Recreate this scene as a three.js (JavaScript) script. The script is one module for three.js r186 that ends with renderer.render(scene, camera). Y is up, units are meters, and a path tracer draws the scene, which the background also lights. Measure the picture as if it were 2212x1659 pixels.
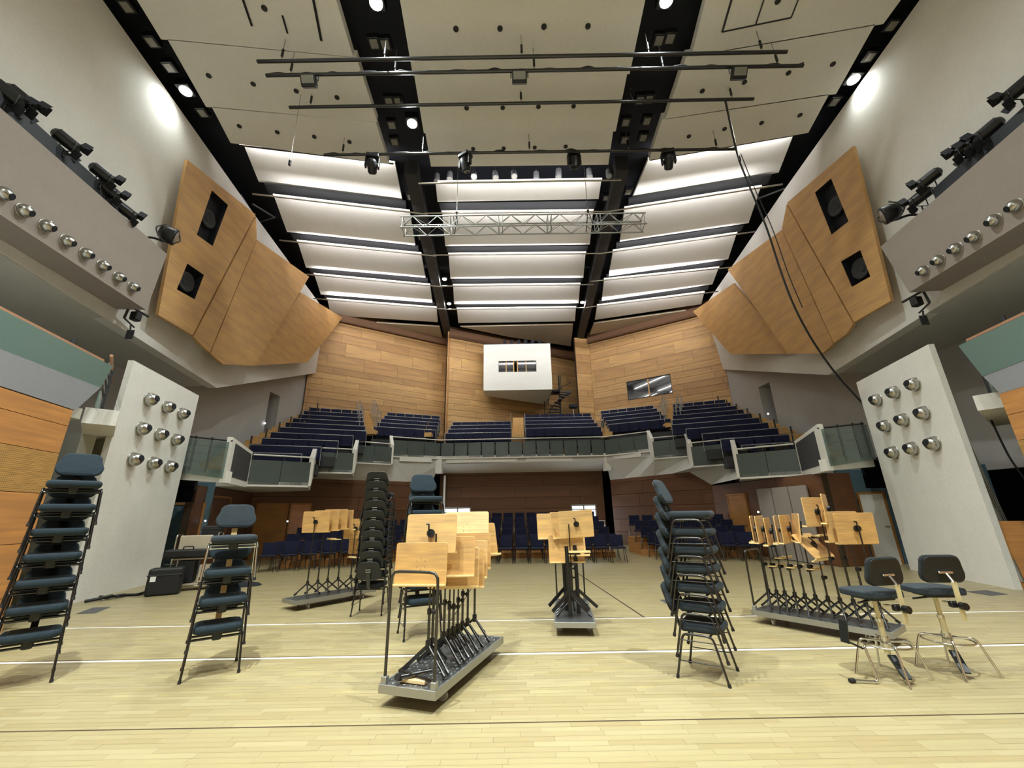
import * as THREE from 'three';
import { mergeGeometries } from 'three/addons/utils/BufferGeometryUtils.js';
import { RoundedBoxGeometry } from 'three/addons/geometries/RoundedBoxGeometry.js';
import { RectAreaLightUniformsLib } from 'three/addons/lights/RectAreaLightUniformsLib.js';
RectAreaLightUniformsLib.init();

// ---------- camera, light, exposure ----------
const scene = new THREE.Scene();
scene.background = new THREE.Color(0x000000);
const camera = new THREE.PerspectiveCamera(2 * Math.atan(829.5 / 877) * 180 / Math.PI, 2212 / 1659, 0.05, 200);
camera.position.set(0, 1.6, 0);
camera.rotation.set(17.73 * Math.PI / 180, 0, -1.03 * Math.PI / 180, 'YXZ');
const renderer = new THREE.WebGLRenderer({ antialias: true });
renderer.toneMapping = THREE.LinearToneMapping;
renderer.toneMappingExposure = 0.87;
renderer.shadowMap.enabled = true;
const LAMP_POWER = 230, TUBE_POWER = 82, LAMP_TONE = 0xecf4f1, TUBE_TONE = 0xf8f6f6;
const STAGE_POWER = 760;

// ---------- helpers ----------
let seedState = 20240611;
const rnd = () => { seedState = (seedState * 1664525 + 1013904223) >>> 0; return seedState / 4294967296; };
const rr = (a, b) => a + (b - a) * rnd();
const v3 = (a) => new THREE.Vector3(a[0], a[1], a[2]);
const used = {};
const numbered = (n) => { const k = used[n] = (used[n] ?? -1) + 1; return k ? n + '_' + String(k).padStart(3, '0') : n; };
const lit = (m) => { m.castShadow = true; m.receiveShadow = true; return m; };
function tag(o, label, category, group, kind) {
  if (label) o.userData.label = label;
  if (category) o.userData.category = category;
  if (group) o.userData.group = group;
  if (kind) o.userData.kind = kind;
  return o;
}
function thing(name, label, category, group, at = [0, 0, 0], turn = 0) {
  const o = new THREE.Group(); o.name = numbered(name); scene.add(o);
  o.position.set(...at); o.rotation.y = turn;
  return tag(o, label, category, group);
}
function struct(name, geos, mat) {
  const o = geos ? new THREE.Mesh(join(geos), mat) : new THREE.Group();
  if (geos) lit(o);
  o.name = numbered(name); o.userData.kind = 'structure'; scene.add(o); return o;
}
function part(name, geos, mat, parent, label) {
  const m = lit(new THREE.Mesh(join(geos), mat)); m.name = name; parent.add(m);
  if (label) m.userData.label = label;
  return m;
}
function single(name, geos, mat, label, category, group) {
  const m = lit(new THREE.Mesh(join(geos), mat)); m.name = numbered(name); scene.add(m);
  return tag(m, label, category, group);
}
function copy(o, at, turn, label) {
  const c = o.clone(); c.name = numbered(o.name.replace(/_\d{3}$/, '')); scene.add(c);
  c.position.set(...at); c.rotation.y = turn; if (label) c.userData.label = label; return c;
}
function join(g) {
  if (!Array.isArray(g)) return g;
  if (g.length === 1) return g[0];
  const list = g.map((x) => { x = x.index ? x.toNonIndexed() : x; for (const k of Object.keys(x.attributes)) if (!['position', 'normal', 'uv', 'color'].includes(k)) x.deleteAttribute(k); return x; });
  return mergeGeometries(list);
}
// box by centre
const box = (w, h, d, x = 0, y = 0, z = 0) => new THREE.BoxGeometry(w, h, d).translate(x, y, z);
const rbox = (w, h, d, r, x = 0, y = 0, z = 0, s = 2) => new RoundedBoxGeometry(w, h, d, s, r).translate(x, y, z);
function bar(a, b, r, seg = 8, r2 = r) {
  const A = v3(a), B = v3(b), L = A.distanceTo(B);
  const g = new THREE.CylinderGeometry(r2, r, L, seg);
  g.translate(0, L / 2, 0);
  g.applyQuaternion(new THREE.Quaternion().setFromUnitVectors(new THREE.Vector3(0, 1, 0), B.clone().sub(A).normalize()));
  return g.translate(A.x, A.y, A.z);
}
function beam(a, b, w, h) { // rectangular bar, h along world up
  const A = v3(a), B = v3(b), d = B.clone().sub(A), L = d.length();
  const g = new THREE.BoxGeometry(w, h, L);
  const m = new THREE.Matrix4().lookAt(B, A, new THREE.Vector3(0, 1, 0));
  return g.applyMatrix4(m).translate((A.x + B.x) / 2, (A.y + B.y) / 2, (A.z + B.z) / 2);
}
function tube(pts, r, seg = 6, tubular = 0, tension = 0.5, closed = false) {
  const c = new THREE.CatmullRomCurve3(pts.map(v3), closed, 'catmullrom', tension);
  return new THREE.TubeGeometry(c, tubular || pts.length * 6, r, seg, closed);
}
function bent(pts, r, fillet, seg = 7) { // straight runs with rounded corners
  const path = new THREE.CurvePath(), P = pts.map(v3);
  let last = P[0];
  for (let i = 1; i < P.length - 1; i++) {
    const a = P[i].clone().add(P[i - 1].clone().sub(P[i]).setLength(fillet)), b = P[i].clone().add(P[i + 1].clone().sub(P[i]).setLength(fillet));
    path.add(new THREE.LineCurve3(last, a)); path.add(new THREE.QuadraticBezierCurve3(a, P[i], b)); last = b;
  }
  path.add(new THREE.LineCurve3(last, P[P.length - 1]));
  const out = [];
  for (const c of path.curves) { const n = c.isLineCurve3 ? 1 : 5; for (let i = out.length ? 1 : 0; i <= n; i++) out.push(c.getPoint(i / n)); }
  const curve = new THREE.CurvePath();
  for (let i = 1; i < out.length; i++) curve.add(new THREE.LineCurve3(out[i - 1], out[i]));
  const poly = new THREE.CatmullRomCurve3(out, false, 'centripetal');
  return new THREE.TubeGeometry(poly, out.length * 3, r, seg);
}
// planar polygon (world points) thickened by t along its normal's opposite; holes are world point lists
function slab(pts, t, holes = [], flip = false) {
  const P = pts.map(v3), o = P[0];
  const n = new THREE.Vector3();
  for (let i = 0; i < P.length; i++) n.add(P[i].clone().cross(P[(i + 1) % P.length]));
  n.normalize(); if (flip) n.negate();
  let ux = Math.abs(n.y) > 0.9 ? new THREE.Vector3(1, 0, 0) : new THREE.Vector3(0, 1, 0).cross(n).normalize();
  ux.addScaledVector(n, -ux.dot(n)).normalize();
  const uy = n.clone().cross(ux);
  const to2 = (p) => { const d = p.clone().sub(o); return new THREE.Vector2(d.dot(ux), d.dot(uy)); };
  const s = new THREE.Shape(P.map(to2));
  for (const h of holes) s.holes.push(new THREE.Path(h.map(v3).map(to2)));
  const g = new THREE.ExtrudeGeometry(s, { depth: t, bevelEnabled: false });
  const m = new THREE.Matrix4().makeBasis(ux, uy, n).setPosition(o.clone().addScaledVector(n, -t));
  return g.applyMatrix4(m);
}
function slabTo(pts, t, dir, holes = []) {
  const n = new THREE.Vector3(), P = pts.map(v3);
  for (let i = 0; i < P.length; i++) n.add(P[i].clone().sub(P[0]).cross(P[(i + 1) % P.length].clone().sub(P[0])));
  const d = v3(dir), same = n.dot(d) > 0;
  const Q = same ? pts : pts.slice().reverse();
  return slabN(Q, t, holes);
}
function slabN(pts, t, holes) { // normal from Newell about the first point, so it also works far from the origin
  const P = pts.map(v3), o = P[0], n = new THREE.Vector3();
  for (let i = 0; i < P.length; i++) n.add(P[i].clone().sub(o).cross(P[(i + 1) % P.length].clone().sub(o)));
  n.normalize();
  const ux = Math.abs(n.y) > 0.9 ? new THREE.Vector3(1, 0, 0) : new THREE.Vector3(0, 1, 0).cross(n).normalize();
  ux.addScaledVector(n, -ux.dot(n)).normalize();
  const uy = n.clone().cross(ux), to2 = (p) => { const d = p.clone().sub(o); return new THREE.Vector2(d.dot(ux), d.dot(uy)); };
  const s = new THREE.Shape(P.map(to2));
  for (const h of holes) s.holes.push(new THREE.Path(h.map(v3).map(to2)));
  const g = new THREE.ExtrudeGeometry(s, { depth: t, bevelEnabled: false });
  return g.applyMatrix4(new THREE.Matrix4().makeBasis(ux, uy, n).setPosition(o.clone().addScaledVector(n, -t)));
}
// vertical wall slab between plan points a,b ([x,z]) from y0 to y1, thickness t behind the face; face looks to the left of a->b (seen from above)
function wall(a, b, y0, y1, t, holes = []) {
  return slab([[a[0], y0, a[1]], [b[0], y0, b[1]], [b[0], y1, b[1]], [a[0], y1, a[1]]], t, holes);
}
// floor-like polygon: plan points, top at y, thickness t
function deck(pts, y, t) {
  const g = slab(pts.map((p) => [p[0], y, p[1]]), t);
  g.computeBoundingBox();
  return g.translate(0, y - g.boundingBox.max.y, 0);
}
const lathe = (prof, seg = 20) => new THREE.LatheGeometry(prof.map((p) => new THREE.Vector2(p[0], p[1])), seg);
const lerp3 = (a, b, t) => a.map((x, i) => x + (b[i] - x) * t);

// ---------- textures ----------
function texture(n, f, srgb = true, rep = 1) {
  const d = new Uint8Array(n * n * 4);
  for (let j = 0; j < n; j++) for (let i = 0; i < n; i++) {
    const c = f(i / n, j / n), k = 4 * (j * n + i);
    d[k] = c[0]; d[k + 1] = c[1]; d[k + 2] = c[2]; d[k + 3] = 255;
  }
  const t = new THREE.DataTexture(d, n, n); t.magFilter = THREE.LinearFilter; t.minFilter = THREE.LinearMipmapLinearFilter; t.generateMipmaps = true;
  t.wrapS = t.wrapT = THREE.RepeatWrapping; if (srgb) t.colorSpace = THREE.SRGBColorSpace; t.repeat.set(rep, rep); t.needsUpdate = true; return t;
}
const hash = (i, j, s) => { let h = Math.imul(i, 374761393) ^ Math.imul(j, 668265263) ^ Math.imul(s, 2246822519); h = Math.imul(h ^ (h >>> 13), 1274126177); return ((h ^ (h >>> 16)) >>> 0) / 4294967296; };
function noise(u, v, nu, nv, s) { // tiling value noise
  const x = u * nu, y = v * nv, i = Math.floor(x), j = Math.floor(y), a = x - i, b = y - j, q = (t) => t * t * (3 - 2 * t);
  const h = (p, r) => hash(((p % nu) + nu) % nu, ((r % nv) + nv) % nv, s);
  return (h(i, j) * (1 - q(a)) + h(i + 1, j) * q(a)) * (1 - q(b)) + (h(i, j + 1) * (1 - q(a)) + h(i + 1, j + 1) * q(a)) * q(b);
}
const clampB = (x) => Math.max(0, Math.min(255, x));
function woodTex(r, g, b, amp, seed, rep = 1, along = 'u') {
  return texture(256, (u, v) => {
    if (along === 'v') [u, v] = [v, u];
    const w = noise(u, v, 3, 40, seed) * 0.5 + noise(u, v, 6, 110, seed + 1) * 0.3 + noise(u, v, 4, 9, seed + 2) * 0.5 - 0.65;
    const k = 1 + amp * w; return [clampB(r * k), clampB(g * k), clampB(b * k * (1 - 0.1 * w))];
  }, true, rep);
}
const specks = (r, g, b, amp, seed, rep) => texture(256, (u, v) => {
  const w = noise(u, v, 128, 128, seed) * 0.5 + noise(u, v, 31, 31, seed + 1) * 0.3 + noise(u, v, 5, 5, seed + 2) * 0.4 - 0.6, k = 1 + amp * w;
  return [clampB(r * k), clampB(g * k), clampB(b * k)];
}, true, rep);
const grey = (seed, nu, nv, rep) => texture(256, (u, v) => { const c = 255 * (noise(u, v, nu, nv, seed) * 0.6 + noise(u, v, nu * 3, nv * 3, seed + 5) * 0.4); return [c, c, c]; }, false, rep);

const std = (o) => new THREE.MeshStandardMaterial({ roughness: 0.8, ...o });
const phys = (o) => new THREE.MeshPhysicalMaterial({ roughness: 0.8, ...o });
const plaster = grey(11, 60, 60, 0.8);
const M = {
  white: std({ map: specks(222, 219, 212, 0.05, 3, 0.5), bumpMap: plaster, bumpScale: 0.0015, roughness: 0.9 }),
  tower: std({ map: specks(230, 228, 222, 0.06, 5, 0.7), bumpMap: grey(12, 80, 80, 1.2), bumpScale: 0.003, roughness: 0.92 }),
  ceilingGrey: std({ map: specks(220, 218, 212, 0.05, 8, 0.4), roughness: 0.9 }),
  fasciaGrey: std({ map: specks(150, 140, 132, 0.06, 14, 0.6), roughness: 0.85 }),
  gallery: std({ map: specks(186, 184, 181, 0.06, 15, 0.4), roughness: 0.9 }),
  lavender: std({ map: specks(140, 142, 148, 0.05, 16, 0.6), roughness: 0.85 }),
  soffit: std({ map: specks(196, 194, 187, 0.05, 17, 0.5), roughness: 0.9 }),
  black: std({ color: 0x090d18, roughness: 0.75 }),
  blackSatin: std({ color: 0x0d0e11, roughness: 0.4 }),
  blackTube: phys({ color: 0x0b0b0d, roughness: 0.28, clearcoat: 0.6, clearcoatRoughness: 0.2 }),
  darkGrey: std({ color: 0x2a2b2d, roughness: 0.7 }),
  midGrey: std({ color: 0x5c5c5e, roughness: 0.7 }),
  screen: std({ color: 0x3a3a3d, roughness: 0.8 }),
  chrome: std({ color: 0xd2d2ce, metalness: 1, roughness: 0.14 }),
  ballMetal: std({ color: 0xb4b3ae, metalness: 1, roughness: 0.26 }),
  brushed: std({ color: 0xb9b6ae, metalness: 1, roughness: 0.3 }),
  alu: std({ color: 0xa6a8a6, metalness: 0.85, roughness: 0.42 }),
  galv: std({ map: specks(128, 130, 130, 0.2, 21, 2.5), metalness: 0.85, roughness: 0.36 }),
  navy: std({ color: 0x080e30, roughness: 0.9 }),
  navyDark: std({ color: 0x070b26, roughness: 0.9 }),
  teal: phys({ map: specks(30, 45, 54, 0.25, 23, 6), roughness: 0.95, sheen: 0.3, sheenRoughness: 0.6, sheenColor: new THREE.Color(0x88a0aa), bumpMap: grey(31, 120, 120, 8), bumpScale: 0.0008 }),
  slate: phys({ map: specks(36, 45, 51, 0.25, 24, 6), roughness: 0.95, sheen: 0.3, sheenRoughness: 0.6, sheenColor: new THREE.Color(0x8f9ba3) }),
  blackFabric: phys({ map: specks(24, 29, 30, 0.3, 25, 6), roughness: 0.95, sheen: 0.2, sheenColor: new THREE.Color(0x778080) }),
  shell: std({ color: 0x15191a, roughness: 0.45 }),
  rubber: std({ color: 0x121214, roughness: 0.6 }),
  birch: phys({ map: woodTex(208, 170, 112, 0.2, 40, 1.6), roughness: 0.45, clearcoat: 0.3, clearcoatRoughness: 0.35 }),
  birch2: phys({ map: woodTex(200, 158, 98, 0.22, 43, 1.6), roughness: 0.45, clearcoat: 0.3, clearcoatRoughness: 0.35 }),
  birchPale: phys({ map: woodTex(230, 202, 152, 0.22, 46, 1.6), roughness: 0.4, clearcoat: 0.3, clearcoatRoughness: 0.3 }),
  plyEdge: std({ map: woodTex(226, 198, 140, 0.3, 49, 6), roughness: 0.6 }),
  oakWall: [0, 1, 2, 3].map((i) => std({ map: woodTex(196 - 7 * i, 156 - 7 * i, 102 - 5 * i, 0.22, 60 + 3 * i, 0.5), roughness: 0.6 })),
  oakBox: std({ map: woodTex(190, 148, 94, 0.16, 75, 0.6), roughness: 0.55 }),
  oakDark: std({ map: woodTex(168, 118, 62, 0.2, 78, 0.6), roughness: 0.6 }),
  brownWall: [0, 1].map((i) => std({ map: woodTex(104 - 6 * i, 68 - 4 * i, 42 - 3 * i, 0.2, 81 + 3 * i, 0.5), roughness: 0.55 })),
  orangeWood: std({ map: woodTex(190, 134, 78, 0.2, 90, 0.6), roughness: 0.5 }),
  step: std({ map: woodTex(206, 164, 104, 0.2, 93, 0.8), roughness: 0.6 }),
  pink: std({ map: woodTex(206, 150, 116, 0.12, 96, 0.8), roughness: 0.6 }),
  seam: std({ color: 0x3a2c1c, roughness: 0.9 }),
  lineWhite: std({ color: 0xf2f2ee, roughness: 0.5 }),
  hatch: std({ color: 0x4a4a4c, roughness: 0.6 }),
  glass: phys({ color: 0xc2cfcb, roughness: 0.12, transmission: 0.9, thickness: 0, ior: 1.5 }),
  glassTeal: phys({ color: 0x86a49d, roughness: 0.3, transmission: 0.5, thickness: 0, ior: 1.5 }),
  glassGrey: phys({ color: 0x76827f, roughness: 0.2, transmission: 0.6, thickness: 0, ior: 1.5 }),
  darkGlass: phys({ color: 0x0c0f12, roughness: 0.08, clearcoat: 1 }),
  lensOff: std({ color: 0x8c8a82, roughness: 0.35, metalness: 0.4 }),
  glow: std({ color: 0xffffff, emissive: 0xfff8ea, emissiveIntensity: 14 }),
  tubeGlow: std({ color: 0xffffff, emissive: 0xfff0dc, emissiveIntensity: 2.2 }),
  dayGlow: std({ color: 0xffffff, emissive: 0xeaf4ff, emissiveIntensity: 3.0 }),
  pinGlow: std({ color: 0xffffff, emissive: 0xf4f6ff, emissiveIntensity: 5.0 }),
  booth: std({ map: specks(226, 226, 220, 0.05, 101, 0.6), roughness: 0.6 }),
  beige: std({ color: 0xb9ad98, roughness: 0.7 }),
  blueGrey: std({ color: 0x55707f, roughness: 0.6 }),
  curtain: std({ color: 0xa8a69a, roughness: 0.95 }),
  paper: std({ color: 0xe8e8e4, roughness: 0.8 }),
  copper: std({ color: 0xb98a6a, roughness: 0.5 }),
};

// ---------- floor ----------
const grain = woodTex(236, 232, 222, 0.14, 120, 1.4);
const floorMat = (hex) => phys({ color: hex, map: grain, roughness: 0.42, clearcoat: 0.25, clearcoatRoughness: 0.3 });
const stripTones = [0xaba07c, 0xa79b77, 0xafa481, 0xa49772, 0xa99d79];
const stripMats = stripTones.map(floorMat);
const floor = struct('floor');
part('sub_floor', [box(44, 0.3, 44, 0, -0.157, -13)], std({ color: 0x6d5836, roughness: 0.8 }), floor);
{
  const ROW = 0.07, gap = 0.0016;
  const lens = [0.46, 0.55, 0.64], geo = lens.map((l) => new THREE.BoxGeometry(l - gap, 0.008, ROW - gap).translate(0, -0.004, 0));
  const field = stripTones.map(() => ({ pos: [], nor: [], uv: [] }));
  const lines = [[-3.94, 0.012], [-5.62, 0.048], [-7.24, 0.034], [-12.4, 0.02]];
  let count = 0;
  for (let r = 0; r < 262; r++) {
    const z = -1.2 - ROW * (r + 0.5);
    if (lines.some(([lz, w]) => Math.abs(lz - z) < w / 2 + 0.002)) continue;
    const half = Math.min(16, 1.36 * -z + 0.4);
    let x = -half - rr(0, 0.6);
    while (x < half) {
      const k = Math.floor(rnd() * 3), l = lens[k], xc = x + l / 2; x += l;
      const tone = Math.floor(rnd() * 5);
      if (z < -3.25 && Math.abs(xc) < 0.95 * -z + 0.75 && count < 300) {
        const m = new THREE.Mesh(geo[k], stripMats[tone]); m.name = count ? 'parquet_strip_' + String(count).padStart(3, '0') : 'parquet_strip';
        m.receiveShadow = m.castShadow = true; m.position.set(xc, rr(-0.0006, 0.0004), z); floor.add(m); count++; continue;
      }
      const { pos, nor, uv } = field[tone];
      const x0 = xc - l / 2 + gap / 2, x1 = xc + l / 2 - gap / 2, z0 = z - ROW / 2 + gap / 2, z1 = z + ROW / 2 - gap / 2, y = rr(-0.0006, 0.0004), b = -0.008;
      const quad = (A, B, C, D, n) => { for (const p of [A, B, C, A, C, D]) { pos.push(...p); nor.push(...n); uv.push(p[0] + tone * 0.37, p[2]); } };
      quad([x0, y, z1], [x1, y, z1], [x1, y, z0], [x0, y, z0], [0, 1, 0]);
      quad([x0, b, z1], [x1, b, z1], [x1, y, z1], [x0, y, z1], [0, 0, 1]);
      quad([x0, b, z0], [x0, b, z1], [x0, y, z1], [x0, y, z0], [-1, 0, 0]);
      quad([x1, b, z1], [x1, b, z0], [x1, y, z0], [x1, y, z1], [1, 0, 0]);
    }
  }
  field.forEach(({ pos, nor, uv }, tone) => {
    const g = new THREE.BufferGeometry();
    g.setAttribute('position', new THREE.Float32BufferAttribute(pos, 3)); g.setAttribute('normal', new THREE.Float32BufferAttribute(nor, 3)); g.setAttribute('uv', new THREE.Float32BufferAttribute(uv, 2));
    part('parquet_field', [g], stripMats[tone], floor).userData.kind = 'stuff';
  });
  part('rear_floor_boards', [box(44, 0.007, 14, 0, -0.0035, -26.6)], floorMat(0xa79b77), floor);
  part('backstage_floor', [box(44, 0.006, 10.2, 0, -0.004, 3.9)], floorMat(0xa79b77), floor);
  part('marking_line', [box(24, 0.004, 0.048, 0, -0.001, -5.62)], M.lineWhite, floor, 'white painted line across the parquet');
  part('marking_line', [box(7.9, 0.004, 0.034, -3.35, -0.001, -7.24), box(13, 0.004, 0.034, 7.4, -0.001, -7.24)], M.lineWhite, floor, 'thin white painted line across the parquet');
  part('platform_joint', [box(20, 0.003, 0.016, 0, -0.001, -3.94), box(22, 0.003, 0.02, 0, -0.004, -12.4), beam([1.73, 0.0005, -12.2], [2.03, 0.0005, -7.28], 0.03, 0.002), beam([-0.98, 0.0005, -12.4], [-1.04, 0.0005, -7.28], 0.02, 0.002)], M.seam, floor, 'dark joint between stage platforms');
  for (const q of [[[-8.013, 0, -8.279], [-8.226, 0, -8.794], [-7.921, 0, -8.851], [-7.686, 0, -8.29]], [[2.72, 0, -8.577], [3.118, 0, -8.585], [3.14, 0, -8.015], [2.731, 0, -8.012]], [[8.785, 0, -8.843], [9.302, -0, -8.943], [9.243, 0, -8.513], [8.807, 0, -8.418]]])
    part('floor_hatch', [deck(q.map((p) => [p[0], p[2]]), 0.004, 0.01)], M.hatch, floor, 'grey metal hatch cover set in the parquet');
}

// ---------- shell closing the room ----------
struct('wall_front', [box(44, 17, 0.3, 0, 8.2, 8.6)], M.white);
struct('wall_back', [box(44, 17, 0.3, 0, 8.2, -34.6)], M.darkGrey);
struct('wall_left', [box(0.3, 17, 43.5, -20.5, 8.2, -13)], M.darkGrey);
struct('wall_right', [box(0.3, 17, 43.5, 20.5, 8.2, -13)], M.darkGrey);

// upper side walls: ruled sheets from ceiling line to the lower edge, with thickness
function ruled(topL, botL, out) {
  const gs = [];
  for (let i = 0; i + 1 < topL.length; i++) {
    const a = v3(topL[i]), b = v3(topL[i + 1]), c = v3(botL[i + 1]), d = v3(botL[i]);
    const o = new THREE.Vector3(out, 0, 0), q = [a, b, c, d], w = q.map((p) => p.clone().add(o));
    const P = [], U = [];
    const tri = (...t) => t.forEach((p) => { P.push(p.x, p.y, p.z); U.push(p.z, p.y); });
    const face = (A, B, C, D) => { if (out < 0) { tri(A, C, B); tri(A, D, C); } else { tri(A, B, C); tri(A, C, D); } };
    const N = 6;
    for (let k = 0; k < N; k++) { const l = (p, r, t) => p.clone().lerp(r, t); const t0 = k / N, t1 = (k + 1) / N; face(l(a, b, t0), l(a, b, t1), l(d, c, t1), l(d, c, t0)); }
    face(w[1], w[0], w[3], w[2]); face(q[0], w[0], w[1], q[1]); face(q[3], q[2], w[2], w[3]); face(q[1], w[1], w[2], q[2]); face(q[0], q[3], w[3], w[0]);
    const g = new THREE.BufferGeometry();
    g.setAttribute('position', new THREE.Float32BufferAttribute(P, 3)); g.setAttribute('uv', new THREE.Float32BufferAttribute(U, 2)); g.computeVertexNormals();
    gs.push(g);
  }
  return gs;
}
const CY = 14.5;
const upL = { top: [[-9.0, 14.52, 8.4], [-10.47, 14.52, -6.95], [-11.36, 14.52, -14.9], [-12.25, 14.52, -24.2]], bot: [[-8.9, 7.5, 8.4], [-10.48, 6.92, -7.07], [-11.39, 6.42, -14.9], [-12.36, 10.3, -24.2]] };
const upR = { top: [[9.6, 14.52, 8.4], [11.1, 14.52, -7.3], [11.75, 14.52, -14.3], [12.9, 14.52, -24.2]], bot: [[9.5, 7.5, 8.4], [11.12, 6.8, -7.56], [11.74, 6.3, -14.3], [13.3, 10.05, -24.2]] };
struct('wall_upper_left', ruled(upL.top, upL.bot, -0.35), M.white);
struct('wall_upper_right', ruled(upR.top, upR.bot, 0.35), M.white);
// soffit shelf behind the lower edge and the recessed gallery walls
struct('trim_1', [slabTo([[-8.9, 7.56, 8.3], [-10.5, 6.98, -7.1], [-11.45, 6.5, -14.9], [-18.6, 6.5, -14.9], [-18.6, 6.98, -7.1], [-18.6, 7.56, 8.3]], 0.14, [0, -1, 0]), slabTo([[-11.45, 6.5, -14.9], [-12.4, 10.36, -24.2], [-13.2, 10.36, -24.2], [-13.7, 6.5, -14.9]], 0.14, [0, -1, 0])], M.soffit);
struct('trim_2', [slabTo([[9.5, 7.56, 8.3], [11.15, 6.86, -7.6], [11.8, 6.38, -14.3], [19.2, 6.38, -14.3], [19.2, 6.86, -7.6], [19.2, 7.56, 8.3]], 0.14, [0, -1, 0]), slabTo([[11.8, 6.38, -14.3], [13.34, 10.1, -24.2], [13.9, 10.1, -24.2], [14.4, 6.38, -14.3]], 0.14, [0, -1, 0])], M.soffit);
// gallery side walls with a doorway
{
  const A = [-13.6, -9.5], B = [-12.75, -25.2];
  const d = [[-12.987, 8.151, -20.827], [-12.95, 7.981, -21.505], [-12.948, 6.327, -21.545], [-12.991, 6.162, -20.751]];
  const zs = [d[0][2], d[1][2]], za = Math.max(...zs), zb = Math.min(...zs) - 0.2, f = (z) => A[0] + (B[0] - A[0]) * (A[1] - z) / (A[1] - B[1]);
  const yt = (d[0][1] + d[1][1]) / 2, yb = Math.min(d[2][1], d[3][1]) - 0.6;
  const hole = [[f(za), yb, za], [f(zb), yb, zb], [f(zb), yt, zb], [f(za), yt, za]];
  const g = struct('wall_gallery_left'); part('wall_face', [wall(A, B, 2.6, 11.6, 0.2, [hole])], M.gallery, g);
  const n = struct('door_1'); part('door_recess', [wall([f(za) - 1.1, za], [f(zb) - 1.1, zb], yb, yt, 0.1), box(1.0, yt - yb, 0.05, f(za) - 0.65, (yt + yb) / 2, za + 0.03), box(1.0, yt - yb, 0.05, f(zb) - 0.65, (yt + yb) / 2, zb - 0.03), box(1.0, 0.05, za - zb, f(za) - 0.65, yt + 0.03, (za + zb) / 2)], M.gallery, n);
  part('door_leaf', [wall([f(za) - 1.0, za - 0.1], [f(zb) - 1.0, zb + 0.1], yb, yt - 0.2, 0.04)], M.midGrey, n);
  const lamp = single('pin_light', [new THREE.SphereGeometry(0.045, 10, 8).translate(f(za) + 0.07, yt - 1.75, za + 0.12)], M.pinGlow, 'tiny bright emergency light beside the gallery door above the stepped boxes', 'light');
}
{
  const A = [14.35, -9.5], B = [13.35, -25.2];
  const d = [[13.601, 7.917, -21.267], [13.646, 8.108, -20.556], [13.649, 6.131, -20.498], [13.602, 6.305, -21.24]];
  const za = Math.max(d[0][2], d[1][2]), zb = Math.min(d[0][2], d[1][2]) - 0.2, f = (z) => A[0] + (B[0] - A[0]) * (A[1] - z) / (A[1] - B[1]);
  const yt = (d[0][1] + d[1][1]) / 2, yb = Math.min(d[2][1], d[3][1]) - 0.6;
  const hole = [[f(za), yb, za], [f(zb), yb, zb], [f(zb), yt, zb], [f(za), yt, za]];
  const g = struct('wall_gallery_right'); part('wall_face', [wall(B, A, 2.6, 11.6, 0.2, [hole])], M.gallery, g);
  const n = struct('door_2'); part('door_recess', [wall([f(zb) + 1.1, zb], [f(za) + 1.1, za], yb, yt, 0.1), box(1.0, yt - yb, 0.05, f(za) + 0.65, (yt + yb) / 2, za + 0.03), box(1.0, yt - yb, 0.05, f(zb) + 0.65, (yt + yb) / 2, zb - 0.03), box(1.0, 0.05, za - zb, f(za) + 0.65, yt + 0.03, (za + zb) / 2)], M.gallery, n);
  part('door_leaf', [wall([f(zb) + 1.0, zb + 0.1], [f(za) + 1.0, za - 0.1], yb, yt - 0.2, 0.04)], M.midGrey, n);
  single('pin_light', [new THREE.SphereGeometry(0.045, 10, 8).translate(f(zb) - 0.07, yt - 1.6, (za + zb) / 2)], M.pinGlow, 'tiny bright emergency light inside the gallery door near the hanging cable', 'light');
}

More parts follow.
